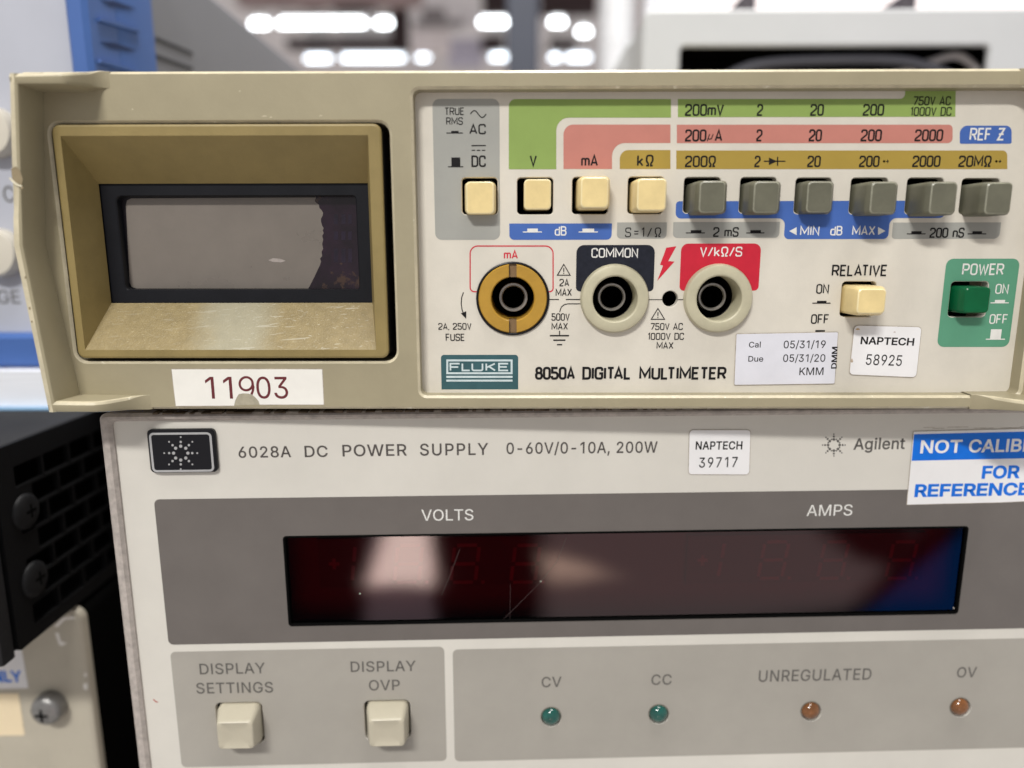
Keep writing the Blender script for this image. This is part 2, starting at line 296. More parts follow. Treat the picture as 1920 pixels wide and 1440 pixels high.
'u':(410,[[182,-5,135,2,115,11,97,23,82,39,69,59,60,82,54,109,53,379,114,379,114,144,116,117,124,94,137,75,154,61,175,53,200,50,218,51,249,62,263,71,283,97,295,132,296,379,357,379,357,0,298,0,298,92,307,92,294,60,277,35,257,17,234,5,209,-3]]),
}

# ------------------------------------------------------------------ mesh building
def tess(loops, nonzero=False):
    """triangulate a region bounded by loops (holes by opposite sense or nesting)"""
    xs = [p[0] for l in loops for p in l]; zs = [p[1] for l in loops for p in l]
    ox, oz = min(xs), min(zs); S = 100.0 / max(max(xs) - ox, max(zs) - oz, 1e-9)
    pts, edges = [], []
    for l in loops:
        b = len(pts); n = len(l)
        pts += [Vector(((x - ox) * S, (z - oz) * S)) for x, z in l]
        edges += [(b + i, b + (i + 1) % n) for i in range(n)]
    vo, eo, fo, a, b, c = delaunay_2d_cdt(pts, edges, [], 0, 1e-6)
    P_ = [[((x - ox) * S, (z - oz) * S) for x, z in l] for l in loops]
    out = []
    for f in fo:
        cx = sum(vo[i].x for i in f) / len(f); cz = sum(vo[i].y for i in f) / len(f)
        cnt = wind = 0
        for l in P_:
            for i in range(len(l)):
                (x0, z0), (x1, z1) = l[i - 1], l[i]
                if (z0 > cz) != (z1 > cz) and cx < (x1 - x0) * (cz - z0) / (z1 - z0) + x0:
                    cnt += 1; wind += 1 if z1 > z0 else -1
        if (wind if nonzero else cnt % 2): out.append(tuple(f))
    return [(v.x / S + ox, v.y / S + oz) for v in vo], out

class MB:
    """collects faces of several materials and links them as ONE mesh object"""
    def __init__(self):
        self.v, self.f, self.m, self.mats = [], [], [], []
    def mi(self, m):
        if m not in self.mats: self.mats.append(m)
        return self.mats.index(m)
    def add(self, verts, faces, m):
        b = len(self.v); k = self.mi(m)
        self.v += [tuple(p) for p in verts]
        self.f += [tuple(b + i for i in f) for f in faces]
        self.m += [k] * len(faces)
    def poly(self, pts, y, m):
        """flat filled outline in the x,z plane"""
        self.add([(x, y, z) for x, z in pts], [range(len(pts))], m)
    def plate(self, outer, holes, y0, y1, m, bev=0.0, wall=None):
        """plate from y0 (front) back to y1 with holes; bev chamfers every front edge"""
        wall = wall or m
        if bev:
            fo, fh = grow(outer, -bev), [grow(h, bev) for h in holes]
        else:
            fo, fh = outer, holes
        loops = [fo] + fh
        V_, tri = tess(loops)
        self.add([(x, y0, z) for x, z in V_], tri, m)
        for i, (a, b) in enumerate(zip(loops, [outer] + holes)):
            n = len(a)
            q = [(j, (j + 1) % n, n + (j + 1) % n, n + j) for j in range(n)]
            if bev:
                self.add([(x, y0, z) for x, z in a] + [(x, y0 + bev, z) for x, z in b], q, wall)
            self.add([(x, y0 + bev, z) for x, z in b] + [(x, y1, z) for x, z in b], q, m)
    def stack(self, loops, m, cap0=True, cap1=True):
        """skin over a stack of loops of equal length (3D points)"""
        n = len(loops[0]); vs = [p for l in loops for p in l]; fs = []
        for i in range(len(loops) - 1):
            for j in range(n):
                k = (j + 1) % n
                fs.append((i * n + j, i * n + k, (i + 1) * n + k, (i + 1) * n + j))
        if cap0: fs.append(tuple(range(n)))
        if cap1: fs.append(tuple((len(loops) - 1) * n + j for j in range(n)))
        self.add(vs, fs, m)
    def box(self, x0, x1, y0, y1, z0, z1, m, bev=0.0):
        if not bev:
            v = [(x, y, z) for x in (x0, x1) for y in (y0, y1) for z in (z0, z1)]
            self.add(v, [(0, 1, 3, 2), (4, 6, 7, 5), (0, 4, 5, 1), (2, 3, 7, 6), (0, 2, 6, 4), (1, 5, 7, 3)], m)
        else:
            lp = lambda i, y: [(x, y, z) for x, z in rr(x0 + i, z0 + i, x1 - i, z1 - i, bev, 3)]
            self.stack([lp(bev, y0), lp(bev * .3, y0 + bev * .3), lp(0, y0 + bev), lp(0, y1 - bev), lp(bev, y1)], m)
    def lathe(self, cx, cz, prof, m, n=48, squash=1.0):
        """profile of (radius, y) pairs turned about a line along y"""
        vs, fs = [], []
        for r, y in prof:
            for j in range(n):
                a = 2 * math.pi * j / n
                vs.append((cx + r * math.cos(a), y, cz + r * math.sin(a)))
        for i in range(len(prof) - 1):
            for j in range(n):
                k = (j + 1) % n
                fs.append((i * n + j, i * n + k, (i + 1) * n + k, (i + 1) * n + j))
        self.add(vs, fs, m)
    def tube(self, pts, r, m, n=12, r1=None):
        pts = [Vector(p) for p in pts]; loops = []
        for i, p in enumerate(pts):
            d = (pts[min(i + 1, len(pts) - 1)] - pts[max(i - 1, 0)]).normalized()
            a = d.orthogonal().normalized() if i == 0 else (a - d * a.dot(d)).normalized()
            b = d.cross(a); rad = r if r1 is None else r + (r1 - r) * i / (len(pts) - 1)
            loops.append([p + a * rad * math.cos(2 * math.pi * j / n) + b * rad * math.sin(2 * math.pi * j / n) for j in range(n)])
        self.stack(loops, m)
    def build(self, name, parent=None, smooth=35):
        me = bpy.data.meshes.new(name)
        me.from_pydata(self.v, [], self.f); me.update()
        for m in self.mats: me.materials.append(m)
        me.polygons.foreach_set('material_index', self.m)
        if smooth:
            me.polygons.foreach_set('use_smooth', [True] * len(self.f))
            me.set_sharp_from_angle(angle=R(smooth))
        o = bpy.data.objects.new(name, me); COL.objects.link(o)
        if parent is not None:
            o.parent = parent
            if parent.parent is None and parent.get('shift'): o.location = [-c for c in parent['shift']]
        return o

def rr(x0, z0, x1, z1, r, n=5):
    """rounded rectangle, counter-clockwise from the lower left; r one radius or four (ll, lr, ur, ul)"""
    if x0 > x1: x0, x1 = x1, x0
    if z0 > z1: z0, z1 = z1, z0
    rs = (r,) * 4 if isinstance(r, (int, float)) else r
    out = []
    for (cx, cz, a0), q in zip(((x0, z0, 180), (x1, z0, 270), (x1, z1, 0), (x0, z1, 90)), rs):
        sx, sz = (1 if cx == x0 else -1), (1 if cz == z0 else -1)
        if q <= 0: out.append((cx, cz)); continue
        for i in range(n + 1):
            a = R(a0 + 90 * i / n)
            out.append((cx + sx * q + q * math.cos(a), cz + sz * q + q * math.sin(a)))
    return out
def grow(loop, d):
    """offset a counter-clockwise loop outwards by d"""
    n = len(loop); out = []
    for i in range(n):
        a, p, b = Vector(loop[i - 1]), Vector(loop[i]), Vector(loop[(i + 1) % n])
        e, f = (p - a), (b - p)
        n1 = Vector((e.y, -e.x)).normalized() if e.length > 1e-9 else Vector((0, 0))
        n2 = Vector((f.y, -f.x)).normalized() if f.length > 1e-9 else n1
        s = n1 + n2
        if s.length < 1e-6: s = n1
        s.normalize(); k = max(0.4, s.dot(n1))
        q = p + s * (d / k); out.append((q.x, q.y))
    return out
def fillet(pts, r, closed=False, n=4):
    """round the corners of a polyline (r one radius or one per point)"""
    N = len(pts); out = []
    for i, p in enumerate(pts):
        q = r[i] if isinstance(r, (list, tuple)) else r
        if (not closed and i in (0, N - 1)) or q <= 0: out.append(tuple(p)); continue
        P, A, B = Vector(p), Vector(pts[i - 1]), Vector(pts[(i + 1) % N])
        da, db = A - P, B - P; la, lb = da.length, db.length
        if la < 1e-9 or lb < 1e-9: out.append(tuple(p)); continue
        da, db = da / la, db / lb
        ang = math.acos(max(-1, min(1, da.dot(db))))
        if ang > 3.1: out.append(tuple(p)); continue
        t = min(q / math.tan(ang / 2), la * .5, lb * .5); q2 = t * math.tan(ang / 2)
        c = P + (da + db).normalized() * (q2 / math.sin(ang / 2))
        s, e = P + da * t - c, P + db * t - c
        a0 = math.atan2(s.y, s.x); a1 = math.atan2(e.y, e.x)
        while a1 - a0 > math.pi: a1 -= 2 * math.pi
        while a1 - a0 < -math.pi: a1 += 2 * math.pi
        for k in range(n + 1):
            a = a0 + (a1 - a0) * k / n
            out.append((c.x + q2 * math.cos(a), c.y + q2 * math.sin(a)))
    return out
def ribbon(mb, pts, hw, y, m, closed=False):
    """flat stroke of half width hw along a polyline in the x,z plane"""
    q = [pts[0]]
    for p in pts[1:]:
        if (Vector(p) - Vector(q[-1])).length > 1e-7: q.append(p)
    if closed and (Vector(q[0]) - Vector(q[-1])).length < 1e-7: q.pop()
    n = len(q); vs = []
    if n < 2: return
    for i in range(n):
        p = Vector(q[i])
        a = Vector(q[i - 1]) if (i or closed) else None
        b = Vector(q[(i + 1) % n]) if (i < n - 1 or closed) else None
        d1 = (p - a).normalized() if a is not None else (b - p).normalized()
        d2 = (b - p).normalized() if b is not None else d1
        n1, n2 = Vector((-d1.y, d1.x)), Vector((-d2.y, d2.x))
        s = n1 + n2
        s = s.normalized() if s.length > 1e-5 else n1
        k = hw / max(0.45, s.dot(n1))
        vs += [(p.x + s.x * k, y, p.y + s.y * k), (p.x - s.x * k, y, p.y - s.y * k)]
    fs = [(2 * i, 2 * i + 1, 2 * ((i + 1) % n) + 1, 2 * ((i + 1) % n)) for i in range(n if closed else n - 1)]
    mb.add(vs, fs, m)

# ------------------------------------------------------------------ lettering
# condensed engraved lettering: (width, [(points, closed, corner radius)])
w = 0.40
ENG = {
 '0': (w, [([(0, 0), (w, 0), (w, 1), (0, 1)], 1, .17)]),
 '1': (.16, [([(0, .83), (.13, 1), (.13, 0)], 0, 0)]),
 '2': (w, [([(0, .74), (0, 1), (w, 1), (w, .58), (0, .16), (0, 0), (w, 0)], 0, [0, .19, .19, .16, .1, 0, 0])]),
 '5': (w, [([(w, 1), (.02, 1), (.02, .57), (w, .57), (w, 0), (0, 0), (0, .24)], 0, [0, 0, 0, .18, .18, .18, 0])]),
 '7': (w, [([(0, 1), (w, 1), (w, .85), (.13, 0)], 0, [0, 0, .05, 0])]),
 '8': (w, [([(.03, .53), (w - .03, .53), (w - .03, 1), (.03, 1)], 1, .16), ([(0, 0), (w, 0), (w, .53), (0, .53)], 1, .17)]),
 'A': (.44, [([(0, 0), (.22, 1), (.44, 0)], 0, 0), ([(.07, .28), (.37, .28)], 0, 0)]),
 'B': (w, [([(0, 0), (0, 1), (w - .02, 1), (w - .02, .53), (0, .53)], 0, [0, 0, .17, .17, 0]), ([(0, .53), (w, .53), (w, 0), (0, 0)], 0, [0, .17, .17, 0])]),
 'C': (w, [([(w, .72), (w, 1), (0, 1), (0, 0), (w, 0), (w, .28)], 0, .18)]),
 'D': (w, [([(0, 0), (0, 1), (w, 1), (w, 0)], 1, [0, 0, .18, .18])]),
 'E': (.34, [([(.34, 1), (0, 1), (0, 0), (.34, 0)], 0, 0), ([(0, .52), (.29, .52)], 0, 0)]),
 'F': (.34, [([(.34, 1), (0, 1), (0, 0)], 0, 0), ([(0, .5), (.29, .5)], 0, 0)]),
 'G': (w, [([(w, .72), (w, 1), (0, 1), (0, 0), (w, 0), (w, .48), (.22, .48)], 0, [0, .18, .18, .18, .12, 0, 0])]),
 'I': (.02, [([(.01, 0), (.01, 1)], 0, 0)]),
 'K': (.40, [([(0, 0), (0, 1)], 0, 0), ([(.39, 1), (.03, .45)], 0, 0), ([(.12, .58), (.40, 0)], 0, 0)]),
 'L': (.32, [([(0, 1), (0, 0), (.32, 0)], 0, 0)]),
 'M': (.56, [([(0, 0), (0, 1), (.28, .22), (.56, 1), (.56, 0)], 0, 0)]),
 'N': (.40, [([(0, 0), (0, 1), (.40, 0), (.40, 1)], 0, 0)]),
 'O': (w, [([(0, 0), (w, 0), (w, 1), (0, 1)], 1, .18)]),
 'P': (w, [([(0, 0), (0, 1), (w, 1), (w, .45), (0, .45)], 0, [0, 0, .18, .18, 0])]),
 'R': (w, [([(0, 0), (0, 1), (w, 1), (w, .47), (0, .47)], 0, [0, 0, .18, .18, 0]), ([(.22, .47), (w, 0)], 0, 0)]),
 'S': (w, [([(w, .76), (w, 1), (0, 1), (0, .54), (w, .46), (w, 0), (0, 0), (0, .24)], 0, [0, .17, .17, .16, .16, .17, .17, 0])]),
 'T': (.36, [([(0, 1), (.36, 1)], 0, 0), ([(.18, 1), (.18, 0)], 0, 0)]),
 'U': (w, [([(0, 1), (0, 0), (w, 0), (w, 1)], 0, .18)]),
 'V': (.42, [([(0, 1), (.21, 0), (.42, 1)], 0, 0)]),
 'W': (.60, [([(0, 1), (.15, 0), (.30, .85), (.45, 0), (.60, 1)], 0, 0)]),
 'X': (.42, [([(0, 0), (.42, 1)], 0, 0), ([(0, 1), (.42, 0)], 0, 0)]),
 'Z': (.36, [([(0, 1), (.36, 1), (0, 0), (.36, 0)], 0, 0), ([(.04, .5), (.34, .5)], 0, 0)]),
 'd': (.36, [([(.36, 1), (.36, 0), (0, 0), (0, .66), (.36, .66)], 0, [0, 0, .15, .15, 0])]),
 'k': (.34, [([(0, 0), (0, 1)], 0, 0), ([(.32, .68), (.03, .28)], 0, 0), ([(.12, .4), (.34, 0)], 0, 0)]),
 'm': (.52, [([(0, 0), (0, .70)], 0, 0), ([(0, .68), (.26, .68), (.26, 0)], 0, .12), ([(.26, .68), (.52, .68), (.52, 0)], 0, .12)]),
 'n': (.34, [([(0, 0), (0, .70)], 0, 0), ([(0, .68), (.34, .68), (.34, 0)], 0, .15)]),
 'u': (.40, [([(-.04, -.3), (.14, .78)], 0, 0), ([(.04, .14), (.10, .0), (.26, .04), (.32, .16)], 0, .06), ([(.30, 0), (.44, .78)], 0, 0)]),
 'q': (.46, [([(0, 0), (.14, 0), (.14, .2), (.02, .45), (.02, 1), (.44, 1), (.44, .45), (.32, .2), (.32, 0), (.46, 0)], 0, [0, 0, .05, .1, .19, .19, .1, .05, 0, 0])]),
 '=': (.34, [([(0, .62), (.34, .62)], 0, 0), ([(0, .32), (.34, .32)], 0, 0)]),
 '/': (.30, [([(0, 0), (.30, 1)], 0, 0)]),
 ',': (.04, [([(.03, .06), (.0, -.14)], 0, 0)]),
 ' ': (.20, []),
}
def quad_map(P0, P1, h):
    X = Vector(P1) - Vector(P0); L = X.length; X /= L
    Z = Vector((-X.y, X.x))
    return L, lambda u, v: tuple(Vector(P0) + X * u + Z * v)
def engraved(mb, s, P0, P1, h, y, m, wt=0.13, gap=0.17, wide=1.0):
    """stroke lettering from baseline start P0 to end P1, cap height h"""
    L, mp = quad_map(P0, P1, h)
    hw = h * wt * 0.5
    ws = [ENG[c][0] for c in s]
    kern = {'LT': .11, 'TA': .08, 'AT': .08, 'AL': .0, 'AV': .06, 'TI': -.02, 'FF': -.01}
    ks = [gap - kern.get(s[i:i + 2], 0) for i in range(len(s) - 1)] + [0]
    nat = sum(ws) + sum(ks)
    k = (L - 2 * hw) / nat; x = hw; lev = 0
    for c, cw, kg in zip(s, ws, ks):
        for i, (pts, closed, r) in enumerate(ENG[c][1]):
            q = [(px * k, pz * (h - 2 * hw)) for px, pz in pts]
            sc_ = min(k, h)
            rr_ = [e * sc_ for e in r] if isinstance(r, list) else r * sc_
            q = fillet(q, rr_, bool(closed))
            ribbon(mb, [mp(x + a, hw + b) for a, b in q], hw, y - i * 3e-6, m, bool(closed))
        x += (cw + kg) * k
def helv(mb, s, P0, P1, h, y, m, bold=0.0, track=0.0, slant=0.0):
    """outline lettering fitted between P0 and P1 with cap height h"""
    L, mp = quad_map(P0, P1, h)
    x = 0; items = []
    for c in s:
        adv, cs = HELV[c]
        items.append((x, cs)); x += adv + track
    xs = [px + x0 for x0, cs in items for q in cs for px in q[0::2]]
    lo, hi = min(xs) - bold, max(xs) + bold
    kx, kz = L / (hi - lo), h / (509.0 + 2 * bold)
    for x0, cs in items:
        # outer contours run clockwise, holes counter-clockwise
        polys = []
        for q in cs:
            pts = list(zip(q[0::2], q[1::2]))
            if bold: pts = [p for p in grow(pts[::-1], bold)][::-1]
            polys.append(pts)
        ar = lambda q: sum(q[i - 1][0] * q[i][1] - q[i][0] * q[i - 1][1] for i in range(len(q)))
        outs = [q for q in polys if ar(q) < 0]; holes = [q for q in polys if ar(q) >= 0]
        for o in outs:
            bx = (min(p[0] for p in o), max(p[0] for p in o), min(p[1] for p in o), max(p[1] for p in o))
            hs = [q for q in holes if bx[0] <= q[0][0] <= bx[1] and bx[2] <= q[0][1] <= bx[3]]
            lp = [o] + hs
            V_, tri = tess(lp, True)
            vs = []
            for a, b in V_:
                u = (a + x0 - lo) * kx + slant * b * kz; v = (b + bold) * kz
                X, Z = mp(u, v); vs.append((X, y, Z))
            mb.add(vs, tri, m)

# ------------------------------------------------------------------ things, parts, tags
def thing(name, label, cat, loc, group=None, rot=None):
    o = bpy.data.objects.new(name, None); COL.objects.link(o)
    o.empty_display_size = 0.02
    o.location = loc
    if rot is not None: o.rotation_euler = rot
    else: o['shift'] = list(loc)
    o['label'] = label; o['category'] = cat
    if group: o['group'] = group
    return o
def tag(o, label, cat, group=None):
    o['label'] = label; o['category'] = cat
    if group: o['group'] = group
    return o
def structure(o):
    o['kind'] = 'structure'; return o
INKLIFT = 3.0e-5                     # printed layers lie this far in front of the panel

# ================================================================== the multimeter
def px_rect(f, x0, y0, x1, y1, y=0.0):
    a, b, c, d = f(x0, y0, y), f(x1, y0, y), f(x1, y1, y), f(x0, y1, y)
    return ((a[0] + d[0]) / 2, (c[1] + d[1]) / 2, (b[0] + c[0]) / 2, (a[1] + b[1]) / 2)
def f_rr(x0, y0, x1, y1, r, y=0.0, n=5):
    q = px_rect(fl, x0, y0, x1, y1, y)
    k = 1e-4
    return rr(*q, tuple(e * k for e in r) if isinstance(r, tuple) else r * k, n)
def a_rr(x0, y0, x1, y1, r, y=0.0, n=5):
    q = px_rect(ag, x0, y0, x1, y1, y)
    k = 1e-4
    return rr(*q, tuple(e * k for e in r) if isinstance(r, tuple) else r * k, n)

YB = -0.003                          # front of the case moulding
YE = -0.0095                         # front of its corner lips
top_z = fl(960, 131, YB)[1]; bot_z = fl(1100, 767, YB)[1]
LX = fl(23, 460, YE)[0]; RXC = fl(1846, 742, YB)[0] + fl(258, 741, YB)[0] - LX
DMM = thing('digital_multimeter', 'tan benchtop digital multimeter with cracked grey display, on top of the power supply', 'multimeter',
            (fl(960, 460)[0], 0.0, bot_z))

# case moulding: face plate with openings for the display bezel and the front panel
mb = MB()
face_l = fl(70, 400, YB)[0]; face_r = 2 * fl(969, 460)[0] - face_l + 0.026
mid = fl(969, 460)[0]
panel_q = px_rect(fl, 781, 165, 1900, 742, YB)
PX1 = fl(1917, 700, YB)[0]
hole_panel = rr(panel_q[0], panel_q[1], PX1, panel_q[3], 0.0012)
hole_disp = f_rr(118, 230, 737, 677.5, 20, YB)
outer = rr(face_l, bot_z, RXC - 0.006, top_z, 0.0004, 2)
mb.plate(outer, [hole_disp, hole_panel], YB, 0.0035, CASE, 0.00045, EDGE)
# the side walls, bulging a little where the two halves of the case meet
def side_wall(sgn):
    def X(px, py, y):
        x, z = fl(px, py, y)
        return (x, z) if sgn > 0 else (LX + RXC - x, z)
    of = [X(15, 137, YE), X(23, 460, YE), X(89, 773, YE)]
    inf = [X(33, 137, YE), X(43, 460, YE), X(106, 773, YE)]
    inb = [X(80, 136, YB), X(86, 460, YB), X(157, 769, YB)]
    z0, z1 = bot_z, top_z
    rows = []
    for k in range(13):                       # resample along the height
        t = k / 12.0
        def on(L):
            a, b, c = L
            return (a[0] + (b[0] - a[0]) * t * 2, a[1] + (b[1] - a[1]) * t * 2) if t <= .5 else \
                   (b[0] + (c[0] - b[0]) * (t * 2 - 1), b[1] + (c[1] - b[1]) * (t * 2 - 1))
        o, i, ib = on(of), on(inf), on(inb)
        s = 1 if sgn > 0 else -1
        e = 0.0006
        nick = 0.0007 if (sgn > 0 and k == 4) else 0.0
        rows.append([(o[0], 0.02, o[1]), (o[0], YE + e, o[1]), (o[0] + s * e * .3, YE + e * .3 + nick, o[1]), (o[0] + s * e, YE + nick, o[1]),
                     (i[0] - s * e, YE + nick * .5, i[1]), (i[0] - s * e * .3, YE + e * .3, i[1]), (i[0], YE + e, i[1]),
                     (ib[0], YB + 2e-5, ib[1]), (ib[0], 0.02, ib[1])])
    n = len(rows[0])
    for band, mm in (((0, 1), CASE), ((1, 4), EDGE), ((4, n - 1), CASE)):
        vs = [p for r_ in rows for p in r_]
        fs = [(k * n + j, k * n + j + 1, (k + 1) * n + j + 1, (k + 1) * n + j) for k in range(12) for j in range(*band)]
        mb.add(vs, fs, mm)
    for r_ in (rows[0], rows[-1]): mb.add(r_, [range(n)], CASE)
side_wall(1); side_wall(-1)
# wedge-shaped returns at the four corners
def corner_return(sgn, top):
    def X(px, py, y):
        x, z = fl(px, py, y)
        return x if sgn > 0 else LX + RXC - x
    K = 14; YF = YE + 3e-5
    ez = lambda t: t * t * (3 - 2 * t)
    mixp = lambda p, q, t: (p[0] + (q[0] - p[0]) * t, p[1] + (q[1] - p[1]) * t)
    if top: x0, x1, x2, tp, un = 16, 105, 205, ((136.5, 134.5), (134.5, 132)), ((158, 158), (158, 165.5))
    else:   x0, x1, x2, tp, un = 89, 165, 285, ((753, 754), (754, 740.5)), ((774, 774), (774, 768))
    prof, za, zb = [], [], []
    steps = [(x0, 0.0, 0)] + [(x1 + (x2 - x1) * i / K, i / K, 1) for i in range(K + 1)]
    for px, t, seg in steps:
        y = YF + (YB + 2e-5 - YF) * ez(t)
        prof.append((X(px, tp[0][1], y), y))
        pa = tp[seg][0] + (tp[seg][1] - tp[seg][0]) * ez(t); pb = un[seg][0] + (un[seg][1] - un[seg][0]) * ez(t)
        za.append(fl(px, pa, y)[1]); zb.append(fl(px, pb, y)[1])
    if top: za = [min(z, top_z - 1e-5) for z in za]
    else: zb[-1] = bot_z + 2e-5
    n = len(prof); e = 0.0006
    vs, fs = [], []
    for (x, y), a, b in zip(prof, za, zb):
        ee = max(3e-5, min(e, (YB - y) * .3))
        inner = a if not top else b; 
        vs += [(x, 0.004, a), (x, y + ee, a), (x, y + ee * .3, a - ee * .3), (x, y, a - ee), (x, y, b + ee), (x, y + ee * .3, b + ee * .3), (x, y + ee, b), (x, 0.004, b)]
    for i in range(n - 1):
        for j in range(7): fs.append((i * 8 + j, i * 8 + j + 1, (i + 1) * 8 + j + 1, (i + 1) * 8 + j))
    fa = [f for k, f in enumerate(fs) if k % 7 not in ((1, 2) if True else ())]
    fe = [f for k, f in enumerate(fs) if k % 7 in (1, 2)]
    mb.add(vs, fa, CASE); mb.add(vs, fe, EDGE)
    mb.add(vs[:8], [range(8)], CASE)
for s in (1, -1):
    for tp in (True, False): corner_return(s, tp)
# scuffs and a worn nick on the edges
for px, py, l in ((448, 172, 3), (490, 219, 10), (505, 221, 5), (598, 218, 6), (247, 206, 3), (612, 138, 4)):
    x, z = fl(px, py, YB)
    mb.add([(x, YB - 2e-5, z), (x + l * 1e-4, YB - 2e-5, z + 5e-5), (x + l * 1e-4, YB - 2e-5, z + 1.5e-4), (x + l * .4e-4, YB - 2e-5, z + 2.2e-4)], [(0, 1, 2, 3)], EDGE)
# the nick in the left lip
yn = YE - 4e-5
mb.poly([fl(a, b, YE) for a, b in ((21, 316), (30, 312), (38, 320), (43, 335), (41, 347), (32, 343), (23, 335))], yn, mat('bruised_plastic', (0.27, 0.215, 0.13), 0.45, 0.4, var=0.15, vscale=500))
ribbon(mb, [fl(a, b, YE) for a, b in ((18.5, 333), (24, 340), (32, 346), (41, 349.5))], 1.6e-4, yn - 2e-5, mat('nick_highlight', (0.72, 0.66, 0.50), 0.4, 0.4, var=0.15, vscale=600))  # pale crescent painting in the highlight along the nick
for a, b, r_ in ((41.5, 352, 2.2), (56, 578, 2.0), (60, 603, 1.6), (48, 520, 1.8)):
    mb.poly([fl(a + r_ * math.cos(t), b + 1.5 * r_ * math.sin(t), YE) for t in range(6)], yn, mat('bruised_plastic', (0.27, 0.215, 0.13)))
case = mb.build('case_front', DMM)
# rear body of the case
mb = MB()
mb.box(LX + 0.002, RXC - 0.002, 0.0205, 0.25, bot_z + 0.0006, top_z - 0.0006, CASE, 0.0015)
for za_, zb_ in ((top_z - .002, top_z - .0006), (bot_z + .0006, bot_z + .002)):
    mb.box(LX + 0.002, RXC - 0.002, 0.0036, 0.0204, za_, zb_, CASE)
mb.build('case_body', DMM)

# display bezel: rim, four sloping sides, worn lower slope
YR = YB - 0.0006
YD = YB + 0.0062
ro = f_rr(121, 232, 722, 672, 14, YR)
ri = f_rr(137, 254, 698, 656, 1.5, YR)
wl_ = px_rect(fl, 197, 344, 694, 568, YD)
wi = rr(*wl_, 0.0008)
BWORN = mat('scuffed_olive_brown_plastic', (0.265, 0.205, 0.098), 0.36, 0.5, var=0.13, vscale=500, bump=0.35, bscale=2600,
            speck=((0.40, 0.33, 0.19), 0.62, 2300))
PALEW = mat('pale_worn_patch', (0.46, 0.43, 0.31), 0.36, 0.6, var=0.14, vscale=420, bump=0.35, bscale=1300,
            speck=((0.72, 0.72, 0.66), 0.62, 700), stretch=(0.45, 1, 1))
mb = MB()
ring = lambda L, y: [(x, y, z) for x, z in L]
e = 0.0004
mb.stack([ring(ro, 0.003), ring(ro, YR + .0006)], RUBBER, False, False)  # outer wall coloured black to paint in the shade of the gap
mb.stack([ring(ro, YR + .0006), ring(ro, YR + e), ring(grow(ro, -e * .3), YR + e * .3), ring(grow(ro, -e), YR)], BRONZE, False, False)
mb.stack([ring(grow(ro, -e), YR), ring(ri, YR)], BRONZE, False, False)
n = len(ri)
# slopes: four planar sides (rounded at the window), lower side worn
def side(a, b, c, d, m, k=24):
    vs, fs = [], []
    for i in range(k + 1):
        t = i / k
        p, q = Vector(a).lerp(Vector(b), t), Vector(d).lerp(Vector(c), t)
        vs += [p, q]
    for i in range(k): fs.append((2 * i, 2 * i + 1, 2 * i + 3, 2 * i + 2))
    mb.add(vs, fs, m)
x0, z0, x1, z1 = px_rect(fl, 137, 254, 698, 656, YR); X0, Z0, X1, Z1 = wl_
A_, B_, C_, D_ = (x0, YR, z0), (x1, YR, z0), (x1, YR, z1), (x0, YR, z1)
a_, b_, c_, d_ = (X0, YD, Z0), (X1, YD, Z0), (X1, YD, Z1), (X0, YD, Z1)
lw = lambda t: (tuple(Vector(A_).lerp(Vector(B_), t)), tuple(Vector(a_).lerp(Vector(b_), t)))
WORNMIX = None
side(A_, B_, b_, a_, BWORN); side(B_, C_, c_, b_, BRONZE); side(C_, D_, d_, c_, BRONZE); side(D_, A_, a_, d_, BRONZE)
bez = mb.build('display_bezel', DMM)
